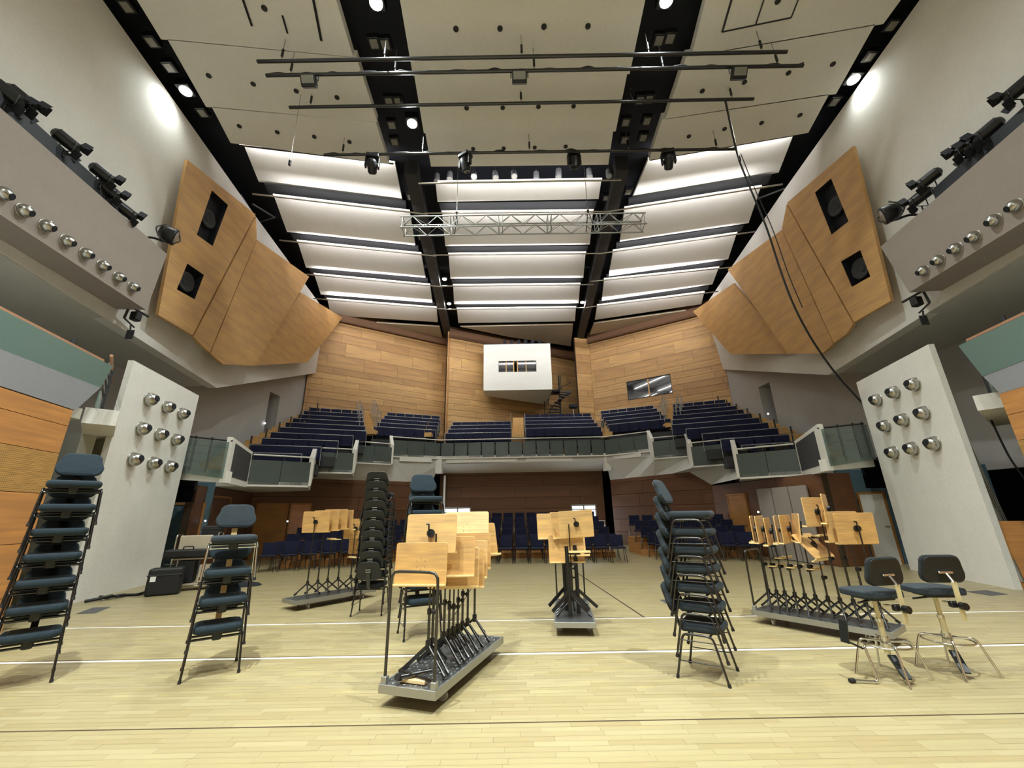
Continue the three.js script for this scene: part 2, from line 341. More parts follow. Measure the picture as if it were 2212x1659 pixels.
// ---------- back walls of horizontal oak boards ----------
function boardWall(name, a, b, y0, y1, rows, len, mats, seed, hole) {
  const w = struct(name);
  const dx = b[0] - a[0], dz = b[1] - a[1], L = Math.hypot(dx, dz), turn = Math.atan2(-dz, dx);
  part('wall_backing', [box(L, y1 - y0, 0.2, L / 2, (y0 + y1) / 2, -0.145)], M.seam, w);
  w.position.set(a[0], 0, a[1]); w.rotation.y = turn;
  const cache = {};
  let y = y0, r = 0, s = seed;
  const rn = () => { s = (s * 16807) % 2147483647; return s / 2147483647; };
  while (y < y1 - 0.02) {
    const h = Math.min(rows(r, y), y1 - y);
    let x = -len * rn();
    const tone = mats.length > 1 ? Math.floor(rn() * mats.length) : 0;
    while (x < L) {
      const x0 = Math.max(0, x), x1 = Math.min(L, x + len); x += len;
      if (x1 - x0 < 0.05) continue;
      if (hole && x1 > hole[0] && x0 < hole[1] && y + h > hole[2] && y < hole[3]) {
        for (const [p, q, u, v] of [[x0, Math.min(x1, hole[0]), y, y + h], [Math.max(x0, hole[1]), x1, y, y + h], [Math.max(x0, hole[0]), Math.min(x1, hole[1]), y, Math.min(y + h, hole[2])], [Math.max(x0, hole[0]), Math.min(x1, hole[1]), Math.max(y, hole[3]), y + h]])
          if (q - p > 0.05 && v - u > 0.03) part('board', [box(q - p - 0.012, v - u - 0.016, 0.045, (p + q) / 2, (u + v) / 2, -0.0225)], mats[tone], w);
        continue;
      }
      const key = (x1 - x0).toFixed(2) + '_' + h.toFixed(2);
      const g = cache[key] ??= box(x1 - x0 - 0.012, h - 0.016, 0.045);
      const m = lit(new THREE.Mesh(g, mats[(tone + (rn() > 0.8 ? 1 : 0)) % mats.length])); m.name = 'board'; m.position.set((x0 + x1) / 2, y + h / 2, -0.0225 + (rn() - 0.5) * 0.006); w.add(m);
    }
    y += h; r++;
  }
  return w;
}
const oakRows = (r, y) => y < 10.4 ? 0.42 : y < 12.2 ? 0.9 : 0.62;
boardWall('wall_rear_oak_left', [-12.7, -23.8], [-4.6, -29.2], 6.6, 14.4, oakRows, 2.3, M.oakWall, 7);
boardWall('wall_rear_oak_centre', [-4.58, -27], [5.6, -32.4], 6.0, 14.4, oakRows, 2.3, M.oakWall, 19);
boardWall('wall_rear_oak_return', [4.85, -28.6], [6.0, -28.9], 6.4, 14.4, oakRows, 2.3, M.oakWall, 23);
boardWall('wall_rear_oak_right', [6.0, -28.9], [13.4, -24.0], 6.6, 14.4, oakRows, 2.3, M.oakWall, 31, [2.55, 5.55, 9.05, 10.35]);
struct('wall_rear_oak_side', [wall([-4.58, -29.6], [-4.58, -27.02], 6, 14.4, 0.15)], M.oakDark);
{
  const w = struct('window_1'); w.position.set(6.0, 0, -28.9); w.rotation.y = Math.atan2(-4.9, 7.4);
  part('pane', [box(1.44, 1.26, 0.015, 3.3, 9.7, -0.03)], M.darkGlass, w); part('pane', [box(1.44, 1.26, 0.015, 4.8, 9.7, -0.03)], M.darkGlass, w);
  part('mullion', [box(0.09, 1.3, 0.1, 4.05, 9.7, -0.05)], M.step, w);
  part('frame', [box(3.0, 0.04, 0.12, 4.05, 9.06, -0.04), box(3.0, 0.04, 0.12, 4.05, 10.34, -0.04)], M.darkGrey, w);
}
struct('trim_3', [beam([-12.7, 14.45, -23.9], [-4.6, 14.45, -29.3], 0.6, 0.9), beam([-4.6, 14.3, -27.2], [5.6, 14.3, -32.5], 0.5, 0.9), beam([6.0, 14.4, -29.0], [13.4, 14.4, -24.1], 0.6, 0.9)], std({ map: woodTex(96, 66, 42, 0.2, 131, 0.6), roughness: 0.7 }));

// ---------- ceiling ----------
const ceiling = struct('ceiling');
part('roof_deck', [box(42, 0.3, 44, 0, 15.6, -13)], M.black, ceiling);
const extend = (a, b, z) => { const t = (z - a[2]) / (b[2] - a[2]); return [a[0] + (b[0] - a[0]) * t, a[1], z]; };
function ceilSlab(l0, l1, r0, r1) { part('ceiling_slab', [slabTo([l0, l1, r1, r0].map((p) => [p[0], CY, p[2]]), 0.3, [0, -1, 0])], M.ceilingGrey, ceiling); }
{
  const bays = [
    [[[-9.576, 14.5, -6.967], [-9.71, 14.5, -7.884], [-9.536, 14.5, -7.911], [-9.886, 14.5, -9.876], [-9.702, 14.5, -9.895], [-9.986, 14.5, -11.237]],
     [[-4.456, 14.5, -7.537], [-4.509, 14.5, -8.447], [-4.42, 14.5, -8.577], [-4.468, 14.5, -10.528], [-4.541, 14.5, -11.01], [-4.583, 14.5, -12.27]]],
    [[[-2.76, 14.5, -7.068], [-2.881, 14.5, -9.007], [-2.844, 14.5, -9.091], [-2.965, 14.5, -10.986], [-2.916, 14.5, -11.098], [-2.995, 14.5, -12.437]],
     [[3.713, 14.5, -7.165], [3.811, 14.5, -9.068], [3.74, 14.5, -9.123], [3.853, 14.5, -11.05], [3.77, 14.5, -11.122], [3.909, 14.5, -12.5]]],
    [[[5.331, 14.5, -7.189], [5.524, 14.5, -8.602], [5.381, 14.5, -8.73], [5.463, 14.5, -10.618], [5.359, 14.5, -10.685], [5.44, 14.5, -12.316]],
     [[10.575, 14.5, -7.267], [10.59, 14.5, -7.827], [10.385, 14.5, -7.938], [10.771, 14.5, -9.821], [10.556, 14.5, -9.878], [10.845, 14.5, -11.246]]],
  ];
  for (const [L, R] of bays) {
    ceilSlab(extend(L[0], L[1], 8.4), L[1], extend(R[0], R[1], 8.4), R[1]);
    ceilSlab(extend(L[2], L[3], L[1][2]), L[3], extend(R[2], R[3], R[1][2]), R[3]);
    ceilSlab(extend(L[4], L[5], L[3][2]), L[5], extend(R[4], R[5], R[3][2]), R[5]);
  }
}
// slots and an access hatch in the slabs
part('ceiling_slot', [beam([-6.832, 14.48, -6.996], [-6.965, 14.48, -7.585], 0.05, 0.03), beam([-6.004, 14.48, -7.36], [-6.09, 14.48, -7.779], 0.04, 0.03), beam([-5.01, 14.48, -7.024], [-5.237, 14.48, -7.979], 0.06, 0.03)], M.black, ceiling, 'dark slot in the grey ceiling slab');
part('access_hatch', [beam([6.007, 14.49, -7.193], [6.128, 14.49, -7.945], 0.05, 0.03), beam([6.128, 14.49, -7.945], [7.872, 14.49, -7.623], 0.03, 0.03), beam([7.872, 14.49, -7.623], [7.795, 14.49, -7.22], 0.03, 0.03), beam([6.982, 14.49, -7.787], [6.875, 14.49, -7.206], 0.03, 0.03)], M.darkGrey, ceiling, 'outlined access hatch in the grey ceiling slab');

// pale acoustic panels with tube lights between them
const panelSets = [
[[[-9.903, 14.95, -11.738], [-4.499, 14.95, -12.681], [-4.73, 14.95, -14.679], [-10.397, 14.95, -13.491]], [[-9.872, 14.5, -13.816], [-4.425, 14.5, -14.89], [-4.724, 14.5, -17.243], [-10.527, 14.5, -16.067]], [[-10.391, 14.5, -16.792], [-4.582, 14.5, -17.971], [-4.825, 14.5, -20.173], [-11.049, 14.5, -18.974]], [[-10.914, 14.5, -19.649], [-4.718, 14.5, -20.964], [-4.982, 14.5, -23.045], [-11.522, 14.5, -21.785]], [[-11.375, 14.5, -22.349], [-4.84, 14.5, -23.723], [-5.121, 14.5, -25.797], [-12.063, 14.5, -24.483]]],
[[[-2.97, 14.5, -13.272], [3.798, 14.5, -13.283], [3.887, 14.5, -14.309], [-3.08, 14.5, -14.302]], [[-2.996, 14.5, -14.985], [3.787, 14.5, -15.069], [4.057, 14.5, -17.419], [-3.235, 14.5, -17.359]], [[-3.178, 14.5, -18.052], [3.968, 14.5, -18.143], [4.223, 14.5, -20.467], [-3.421, 14.5, -20.314]], [[-3.369, 14.5, -21.06], [4.142, 14.5, -21.158], [4.405, 14.5, -23.447], [-3.627, 14.5, -23.275]], [[-3.532, 14.5, -23.897], [4.305, 14.5, -24], [4.534, 14.5, -26.038], [-3.717, 14.5, -25.999]]],
[[[5.585, 14.95, -12.722], [10.714, 14.95, -11.705], [11.269, 14.95, -13.496], [5.53, 14.95, -14.789]], [[5.169, 14.5, -14.929], [10.609, 14.5, -13.813], [11.322, 14.5, -16.032], [5.534, 14.5, -17.241]], [[5.368, 14.5, -18.027], [11.149, 14.5, -16.794], [11.8, 14.5, -18.906], [5.67, 14.5, -20.369]], [[5.474, 14.5, -20.702], [11.668, 14.5, -19.726], [12.121, 14.5, -21.425], [5.852, 14.5, -23.199]], [[5.672, 14.5, -23.8], [12.049, 14.5, -22.384], [12.526, 14.5, -23.865], [5.913, 14.5, -25.876]]],
];
panelSets.forEach((set, b) => set.forEach((q, i) => {
  part('acoustic_panel', [slabTo(q, 0.12, [0, -1, 0])], M.ceilingGrey, ceiling);
  const near0 = q[0], near1 = q[1];
  // dark louvre box between the panels
  if (i) {
    const pv = set[i - 1], mid = (a, c, t) => lerp3(a, c, t);
    part('louvre', [beam(mid(pv[3], near0, 0.5), mid(pv[2], near1, 0.5), 0.5, 0.08).translate(0, 0.06, 0)], std({ color: 0x17181b, roughness: 0.8 }), ceiling, 'dark grey louvre between two pale ceiling panels');
  }
  // pipe with fluorescent tube on top
  const dir = v3(near1).sub(v3(near0)).normalize(), back = new THREE.Vector3(0, 1, 0).cross(dir).normalize(); if (back.z < 0) back.negate();
  const hide = i === 0 && b !== 1, low = hide ? 0 : 0.42, drop = (q) => { const k = (CY - low - 1.6) / (CY - 1.6); return new THREE.Vector3(q[0] * k, 0, q[2] * k).addScaledVector(back, hide ? 0.27 : 0.1); };
  const p0 = drop(near0), p1 = drop(near1);
  if (b === 1 && i === 0) { p0.addScaledVector(dir, 0.1); }
  const L = p0.distanceTo(p1);
  const t = thing('tube_light', ['first', 'second', 'third', 'fourth', 'fifth'][i] + ' long tube light from the stage in the ' + ['ceiling bay opposite the hanging cable', 'middle ceiling bay', 'ceiling bay above the hanging cable'][b], 'light', ['tube lights of the cable-free ceiling bay', 'tube lights of the middle ceiling bay', 'tube lights of the ceiling bay with the cable'][b]);
  const y = hide ? CY + 0.2 : CY - low;
  const A = [p0.x, y, p0.z], B = [p1.x, y, p1.z];
  if (!hide) {
    const e0 = p0.clone().addScaledVector(dir, -0.75), e1 = p1.clone().addScaledVector(dir, 0.75);
    part('pipe', [bar([e0.x, y - 0.09, e0.z], [e1.x, y - 0.09, e1.z], 0.036, 10)], M.brushed, t);
  } else part('pipe', [bar([p0.x, y - 0.05, p0.z], [p1.x, y - 0.05, p1.z], 0.03, 8)], M.darkGrey, t);
  part('tube', [bar(A, B, 0.028, 8)], M.tubeGlow, t);
  const la = new THREE.RectAreaLight(TUBE_TONE, TUBE_POWER * (hide ? 0.8 : 1), L * 0.97, 0.12);
  la.name = 'tube_glow_light'; la.position.set((A[0] + B[0]) / 2, y + 0.045, (A[2] + B[2]) / 2);
  // faces up and back over its panel
  const tgt = la.position.clone().add(new THREE.Vector3(0, hide ? 0.4 : 0.5, 0)).addScaledVector(back, -1.1);
  la.up.copy(dir.clone().cross(tgt.clone().sub(la.position)).normalize());
  la.lookAt(tgt); // replaced below by an explicit basis
  const zAx = la.position.clone().sub(tgt).normalize(), xAx = dir.clone(), yAx = zAx.clone().cross(xAx).normalize();
  la.quaternion.setFromRotationMatrix(new THREE.Matrix4().makeBasis(xAx, yAx, zAx));
  t.add(la);
}));
// perforated beige end panels by the rear wall
part('end_panel', [slabTo([[-11.563, 14.5, -25.326], [-5.12, 14.5, -26.538], [-5.336, 14.5, -29.438]], 0.12, [0, -1, 0])], M.beige, ceiling);
part('end_panel', [slabTo([[-3.662, 14.5, -26.598], [4.474, 14.5, -26.552], [4.838, 14.5, -30.553], [-0.148, 14.5, -28.52]], 0.12, [0, -1, 0])], M.beige, ceiling);
part('end_panel', [slabTo([[5.957, 14.5, -26.462], [12.52, 14.5, -24.562], [12.588, 14.5, -25.093], [5.973, 14.5, -28.444]], 0.12, [0, -1, 0])], M.beige, ceiling);
// steel beams running in the dark strips
for (const [a, b, w] of [[[-3.823, 14.7, -12.612], [-4.768, 14.7, -28.086], 0.5], [[4.481, 14.7, -12.616], [5.36, 14.7, -29.201], 0.5]])
  part('roof_beam', [beam(a, b, w, 0.7)], std({ color: 0x2c2b2b, roughness: 0.6 }), ceiling, 'dark steel beam in the strip between ceiling bays');
part('side_lattice', [bar([-11.375, 14.9, -14.657], [-10.874, 14.9, -15.556], 0.04), bar([-10.874, 14.9, -15.556], [-11.78, 14.9, -15.847], 0.03), bar([11.167, 14.9, -14.927], [12.053, 14.9, -14.321], 0.04), bar([-11.361, 14.7, -13.892], [-11.47, 14.7, -14.57], 0.03)], M.midGrey, ceiling);

// ceiling lamps: a housing, a glowing lens and the light it throws
function ceilingLamp(p, label, on, power, aim = [0, -1, 0], size = 0.34, wide = 1.4) {
  const t = thing('ceiling_spotlight', label, 'light', on ? 'lit ceiling spotlights' : 'unlit ceiling spotlights', [p[0], CY + 0.12, p[2]]);
  part('housing', [rbox(size + 0.1, 0.3, size + 0.1, 0.03, 0, 0.2, 0)], M.blackSatin, t);
  part('lens', [new THREE.CylinderGeometry(size / 2, size / 2, 0.04, 16).translate(0, 0.04, 0)], on ? M.glow : M.lensOff, t, on ? 'glowing lens' : 'grey unlit lens');
  if (on && power) {
    const s = new THREE.SpotLight(LAMP_TONE, power, 0, wide, 1, 2); s.name = 'lamp_beam'; s.position.set(0, -0.02, 0); s.castShadow = true; s.shadow.radius = 6;
    const a = new THREE.Object3D(); a.name = 'aim'; a.position.set(aim[0] * 10, aim[1] * 10, aim[2] * 10); t.add(s, a); s.target = a;
  }
  return t;
}
ceilingLamp([-3.449, 14.6, -7.216], 'bright ceiling lamp in the black strip above the first lighting bar beside the slotted slab', true, LAMP_POWER);
ceilingLamp([4.332, 14.6, -7.281], 'bright ceiling lamp in the black strip beside the slab with the access hatch', true, LAMP_POWER);
ceilingLamp([-3.331, 14.6, -10.738], 'bright ceiling lamp in the black strip just above the bar with moving heads', true, LAMP_POWER);
ceilingLamp([-10.276, 14.6, -9.466], 'bright ceiling lamp in the side strip grazing the wall with the round floodlight', true, LAMP_POWER * 0.1);
ceilingLamp([11.118, 14.6, -9.481], 'bright ceiling lamp in the side strip grazing the wall above the hanging cable', true, LAMP_POWER * 0.1);
ceilingLamp([-3.817, 14.6, -20.606], 'small bright ceiling lamp at the third tube gap behind the truss', true, LAMP_POWER * 0.3, [0, -1, 0], 0.24);
ceilingLamp([-3.992, 14.6, -23.504], 'small bright ceiling lamp at the fourth tube gap on the spotless side', true, LAMP_POWER * 0.3, [0, -1, 0], 0.24);
ceilingLamp([4.682, 14.6, -23.637], 'small bright ceiling lamp at the fourth tube gap nearer the spiral stair', true, LAMP_POWER * 0.3, [0, -1, 0], 0.24);
for (const [x, z] of [[-3.2, 3.4], [4.4, 3.4], [-3.3, -1.2], [4.35, -1.2], [-9.4, 1.5], [9.9, 1.5]])
  ceilingLamp([x, 0, z], 'bright ceiling lamp in a black strip over the front of the stage', true, STAGE_POWER * (Math.abs(x) > 6 ? 0.22 : z < 0 ? 1.25 : 0.9), [0, -1, 0], 0.34, z < 0 ? 0.8 : 1.3);
// unlit fixtures in the strips
const offPx = [[-3.818, 14.6, -8.186], [-3.505, 14.6, -8.216], [-3.9, 14.6, -9.922], [-3.595, 14.6, -9.928], [-4.054, 14.6, -10.777], [-4.145, 14.6, -11.447], [-4.214, 14.6, -14.168], [-4.349, 14.6, -16.88], [4.169, 14.6, -10.833], [4.906, 14.6, -10.794], [4.321, 14.6, -11.543], [4.977, 14.6, -11.46], [4.436, 14.6, -10.03], [4.721, 14.6, -10.003], [4.458, 14.6, -8.236], [4.765, 14.6, -8.192], [4.262, 14.6, -14.429], [5.123, 14.6, -14.1], [-10.151, 14.6, -8.035], [-10.198, 14.6, -8.731], [-10.272, 14.6, -10.208], [10.999, 14.6, -7.962], [11.057, 14.6, -8.787], [11.049, 14.6, -10.217], [-10.094, 14.6, -7.188]];
for (const p of offPx) {
  const t = thing('strip_fixture', 'small square unlit lamp recessed in a black ceiling strip', 'light', 'unlit lamps in the black ceiling strips', [p[0], CY + 0.1, p[2]]);
  part('housing', [rbox(0.34, 0.2, 0.34, 0.02, 0, 0.14, 0)], M.blackSatin, t);
  part('lens', [rbox(0.22, 0.03, 0.24, 0.01, 0, 0.035, 0)], M.lensOff, t);
}
// small recessed fittings in the slabs
const dots = [[-1.383, 14.5, -7.752], [-0.157, 14.5, -7.76], [1.067, 14.5, -7.734], [2.293, 14.5, -7.742], [-1.345, 14.5, -10.069], [-0.143, 14.5, -10.076], [1.044, 14.5, -10.066], [2.217, 14.5, -10.072], [-1.283, 14.5, -11.654], [-0.151, 14.5, -11.657], [0.996, 14.5, -11.642], [2.142, 14.5, -11.626], [-9.084, 14.5, -8.884], [-7.894, 14.5, -9.158], [-6.675, 14.5, -9.398], [-5.48, 14.5, -9.63], [-9.241, 14.5, -10.574], [-8.074, 14.5, -10.829], [-6.872, 14.5, -11.037], [-5.71, 14.5, -11.268], [9.957, 14.5, -8.874], [8.755, 14.5, -9.112], [7.531, 14.5, -9.374], [6.31, 14.5, -9.633], [10.068, 14.5, -10.535], [8.904, 14.5, -10.807], [7.71, 14.5, -11.017], [6.556, 14.5, -11.291], [-6.392, 14.5, -7.187], [7.266, 14.5, -7.238]];
for (const p of dots) single('recessed_fitting', [lathe([[0.001, -0.015], [0.045, -0.015], [0.055, -0.03], [0.075, -0.03], [0.075, 0.01], [0.001, 0.01]], 14).translate(p[0], CY, p[2])], M.darkGrey, 'small round dark fitting recessed in the grey ceiling slab', 'fitting', 'round fittings in the ceiling slabs');

// ---------- lighting bars ----------
const barDefs = [
  ['upper lighting bar closest to the stage edge', [-6.888, 13.646, -7.95], [7.779, 13.653, -7.95], [[607,85],[1128,85],[1420,60]]],
  ['lighting bar carrying three square floodlights', [-6.826, 13.581, -8.28], [8.435, 13.584, -8.28]],
  ['short bare lighting bar below the floodlight bar', [-6.871, 13.938, -9.51], [7.788, 13.938, -9.51]],
  ['lighting bar carrying four moving heads', [-6.451, 13.704, -11.09], [8, 13.641, -11.09]],
];
const barThings = barDefs.map(([what, a, b], i) => {
  const t = thing('lighting_bar', 'black pipe hung below the ceiling slabs, the ' + what, 'lighting bar');
  part('pipe', [bar(a, b, 0.05, 10)], M.blackTube, t);
  if (i === 1 || i === 3) { const pts = []; for (let k = 0; k <= 40; k++) { const p = lerp3(a, b, k / 40); p[1] += 0.045 + 0.03 * Math.sin(k * 1.9); p[2] += 0.04 * Math.sin(k * 2.7); pts.push(p); } part('cable', [tube(pts, 0.022, 5, 160)], M.rubber, t); }
  for (const u of [0.045, 0.24, 0.5, 0.74, 0.955]) {
    const p = lerp3(a, b, u);
    const h = part('hanger', [bar(p, [p[0] - 0.02, CY, p[2]], 0.012, 5)], M.brushed, t);
    part('turnbuckle', [bar([p[0] - 0.01, p[1] + 0.18, p[2]], [p[0] - 0.01, p[1] + 0.45, p[2]], 0.035, 7)], M.blackSatin, h);
  }
  return t;
});
const onBar = (i, x) => { const [, a, b] = barDefs[i]; return lerp3(a, b, (x - a[0]) / (b[0] - a[0])); };
for (const [x, label] of [[-5.561, 'square black floodlight on a bar beside the slotted ceiling slab'], [0.365, 'square black floodlight at the middle of its bar'], [6.541, 'square black floodlight on a bar beside the hatch in the ceiling']]) {
  const p = onBar(1, x), t = thing('floodlight', label, 'floodlight', null, [p[0], p[1] - 0.06, p[2]]);
  part('yoke', [bent([[-0.24, -0.2, 0], [-0.24, 0.0, 0], [0.24, 0.0, 0], [0.24, -0.2, 0]], 0.015, 0.04)], M.blackSatin, t);
  const b = part('body', [rbox(0.42, 0.3, 0.16, 0.03)], M.blackSatin, t); b.position.set(0, -0.24, 0.02); b.rotation.x = 0.6;
  const l = part('lens', [rbox(0.34, 0.2, 0.02, 0.008, 0, 0.03, 0.085)], M.lensOff, b, 'pale reflector glass');
}
for (const [x, yaw, tilt, label] of [[-4.723, 0.2, 0.9, 'black moving head hanging before a lit side panel of the slotted bay'], [-1.489, -0.6, 0.4, 'black moving head hanging tilted, before the dark slot beside its cable loop'], [2.298, 0.1, 0.1, 'black moving head hanging straight down before the row of small spotlights'], [5.577, -0.2, 0.9, 'black moving head hanging before a lit panel on the cable side']]) {
  const p = onBar(3, x), t = thing('moving_head', label, 'stage light', 'moving heads', [p[0], p[1] - 0.05, p[2]], yaw);
  part('base', [rbox(0.42, 0.14, 0.34, 0.03, 0, -0.1, 0)], M.blackSatin, t);
  part('yoke', [rbox(0.07, 0.42, 0.16, 0.03, -0.21, -0.34, 0), rbox(0.07, 0.42, 0.16, 0.03, 0.21, -0.34, 0)], M.blackSatin, t);
  const h = part('head', [lathe([[0.001, -0.26], [0.13, -0.26], [0.15, -0.22], [0.17, 0], [0.15, 0.16], [0.09, 0.22], [0.001, 0.23]], 16)], M.blackSatin, t); h.position.y = -0.44; h.rotation.x = tilt;
  part('lens', [new THREE.CylinderGeometry(0.115, 0.115, 0.02, 16).translate(0, -0.265, 0)], M.darkGlass, h);
}
// small spotlights in the slot in front of the centre panels
[[-2.915, 14.9, -13.198], [-2.372, 14.9, -13.116], [-1.389, 14.9, -13.091], [-0.523, 14.9, -13.11], [0.231, 14.9, -13.08], [1.141, 14.9, -13.195], [2.038, 14.9, -13.074], [3.285, 14.9, -13.102], [4.081, 14.9, -13.119]].forEach((p, i) => {
  const t = thing('slot_spotlight', 'small grey spotlight in the dark slot before the middle ceiling panels', 'stage light', 'small spotlights in the ceiling slot', [p[0], CY + 0.2, p[2]], rr(-0.5, 0.5));
  part('bracket', [bar([0, 0.4, 0], [0, 0.1, 0], 0.02)], M.darkGrey, t);
  const b = part('barrel', [new THREE.CylinderGeometry(0.11, 0.13, 0.36, 12)], M.midGrey, t); b.rotation.x = rr(-0.5, 0.2);
  part('lens', [new THREE.CylinderGeometry(0.1, 0.1, 0.02, 12).translate(0, -0.185, 0)], M.lensOff, b);
});
// truss
{
  const z = -12.68, a = [-4.025, 11.937, -12.68], b = [5.07, 11.908, -12.68], t = thing('lighting_truss', 'long silver lattice truss hung by cables before the lit panels', 'truss');
  const w = 0.24, yaw = [a, b], at = (u, dy, dz) => { const p = lerp3(a, b, u); return [p[0], p[1] + dy, p[2] + dz]; };
  const ch = [[w, w], [-w, w], [w, -w], [-w, -w]].map(([y, d]) => [y, d]);
  for (const [y, d] of ch) part('chord', [bar(at(0, y, d), at(1, y, d), 0.026, 8)], M.alu, t);
  const n = 20, lace = [];
  for (let k = 0; k < n; k++) {
    const u0 = k / n, u1 = (k + 1) / n, up = k % 2;
    for (const d of [-w, w]) lace.push(bar(at(u0, up ? w : -w, d), at(u1, up ? -w : w, d), 0.013, 6));
    for (const y of [-w, w]) lace.push(bar(at(u0, y, up ? w : -w), at(u1, y, up ? -w : w), 0.013, 6));
  }
  part('lacing', lace, M.alu, t);
  const ends = [];
  for (const u of [0.008, 0.2, 0.215, 0.4, 0.415, 0.6, 0.615, 0.8, 0.815, 0.992]) ends.push(bar(at(u, -w, w), at(u, w, w), 0.016, 6), bar(at(u, -w, -w), at(u, w, -w), 0.016, 6), bar(at(u, w, -w), at(u, w, w), 0.016, 6), bar(at(u, -w, -w), at(u, -w, w), 0.016, 6));
  part('frame_rung', ends, M.alu, t);
  for (const u of [0.225, 0.772]) {
    part('suspension_cable', [bar(at(u, w + 0.3, 0), [at(u, 0, 0)[0], 15.46, z], 0.012, 5)], M.brushed, t);
    part('sling', [bar(at(u - 0.01, -w, -w), at(u, w + 0.35, 0), 0.018, 5), bar(at(u + 0.01, -w, w), at(u, w + 0.35, 0), 0.018, 5), new THREE.SphereGeometry(0.05, 8, 6).translate(...at(u, w + 0.35, 0))], M.rubber, t);
  }
}

const ordinalWord = ['first', 'second', 'third', 'fourth', 'fifth', 'sixth', 'seventh', 'eighth', 'ninth', 'tenth', 'eleventh', 'twelfth', 'thirteenth', 'fourteenth', 'fifteenth'];
// ---------- white towers ----------
struct('wall_tower_left', [wall([-9.08, -9.08], [-9.75, -12.1], 0, 5.27, 0.12)], M.tower);
struct('wall_tower_right', [wall([10.55, -11.9], [9.86, -8.92], 0, 5.25, 0.12)], M.tower);
struct('wall_side_stub', [wall([9.95, -8.95], [12.8, -7.6], 0, 1.28, 0.2)], M.orangeWood);

// chrome ball nozzles
const ballBody = lathe([[0.001, 0.165], [0.06, 0.155], [0.075, 0.15], [0.12, 0.115], [0.155, 0.06], [0.166, 0], [0.155, -0.06], [0.12, -0.115], [0.06, -0.155], [0.001, -0.166]], 28);
const ballHole = lathe([[0.001, 0.166], [0.064, 0.166], [0.07, 0.172], [0.08, 0.164], [0.08, 0.14], [0.001, 0.14]], 20);
const ballRing = new THREE.TorusGeometry(0.165, 0.014, 8, 28);
function ball(p, face, aim, label, group, r = 1) {
  const t = thing('ball_nozzle', label, 'air nozzle', group, p);
  t.scale.setScalar(r);
  const n = v3(face).normalize(), q = new THREE.Quaternion().setFromUnitVectors(new THREE.Vector3(0, 0, 1), n);
  const ring = part('collar', [ballRing], M.brushed, t); ring.quaternion.copy(q); ring.position.copy(n).multiplyScalar(0.01);
  const b = part('ball', [ballBody], M.ballMetal, t); b.position.copy(n).multiplyScalar(0.06);
  b.quaternion.setFromUnitVectors(new THREE.Vector3(0, 1, 0), v3(aim).normalize());
  part('opening', [ballHole], M.black, b, 'black round opening');
}
const nth9 = (i) => ['top', 'middle', 'bottom'][Math.floor(i / 3)] + ' row, ' + ['gallery side', 'centre', 'balcony side'][i % 3];
for (const [i, p] of [[-9.262, 4.527, -9.898], [-9.426, 4.518, -10.64], [-9.589, 4.513, -11.376], [-9.26, 3.767, -9.89], [-9.422, 3.764, -10.624], [-9.589, 3.762, -11.373], [-9.259, 3.012, -9.888], [-9.425, 3.01, -10.634], [-9.588, 3.005, -11.371]].entries())
  ball(p, [0.976, 0, -0.217], [0.93, 0.2, -0.12], 'chrome ball nozzle, ' + nth9(i) + ' of the tower by the cases', 'ball nozzles on the tower by the cases');
for (const [i, p] of [[10.374, 4.493, -11.14], [10.203, 4.496, -10.4], [10.032, 4.492, -9.661], [10.371, 3.742, -11.128], [10.201, 3.75, -10.391], [10.032, 3.759, -9.663], [10.371, 3.007, -11.129], [10.201, 3.006, -10.391], [10.032, 3.016, -9.664]].entries())
  ball(p, [-0.974, 0, -0.226], [-0.93, 0.25, -0.08], 'chrome ball nozzle, ' + nth9(i < 0 ? 0 : 3 * Math.floor(i / 3) + 2 - i % 3) + ' of the tower behind the stools', 'ball nozzles on the tower by the stools');

// ---------- fascia boxes with a row of nozzles ----------
const fasL = (z) => -9.45 + 0.11 * (z + 4.5), fasR = (z) => 10.0 - 0.11 * (z + 4.5) * 0.9;
{
  const a = [-10.072, 9.046, -10.154], b = [-10.055, 7.126, -9.996], c = [-9.596, 9.074, -5.826], d = [-9.657, 7.169, -6.382];
  const ext = (p, q, z) => { const k = (z - p[2]) / (q[2] - p[2]); return lerp3(p, q, k); };
  struct('trim_4', [slabTo([ext(a, c, 7.5), a, b, ext(b, d, 7.5)], 0.9, [1, 0, 0])], M.fasciaGrey);
  const g = single('light_rail', [beam([a[0] - 0.15, a[1] + 0.3, -8.6], (([x, y, z]) => [x - 0.15, y + 0.16, z])(ext(a, c, 6)), 0.3, 0.34)], std({ color: 0x23282e, roughness: 0.6 }), 'black rail box of stage lights above the nozzle fascia opposite the cable', 'lighting rail');
}
{
  const a = [10.535, 8.646, -9.855], b = [10.501, 6.969, -9.507], c = [10.178, 8.765, -6.278], d = [10.236, 6.955, -6.855];
  const ext = (p, q, z) => lerp3(p, q, (z - p[2]) / (q[2] - p[2]));
  struct('trim_5', [slabTo([ext(a, c, 7.5), a, b, ext(b, d, 7.5)], 0.9, [-1, 0, 0])], M.fasciaGrey);
  single('light_rail', [beam([a[0] + 0.15, a[1] + 0.28, -8.2], (([x, y, z]) => [x + 0.15, y + 0.16, z])(ext(a, c, 6)), 0.3, 0.34)], std({ color: 0x23282e, roughness: 0.6 }), 'black rail box of stage lights above the nozzle fascia on the cable side', 'lighting rail');
}
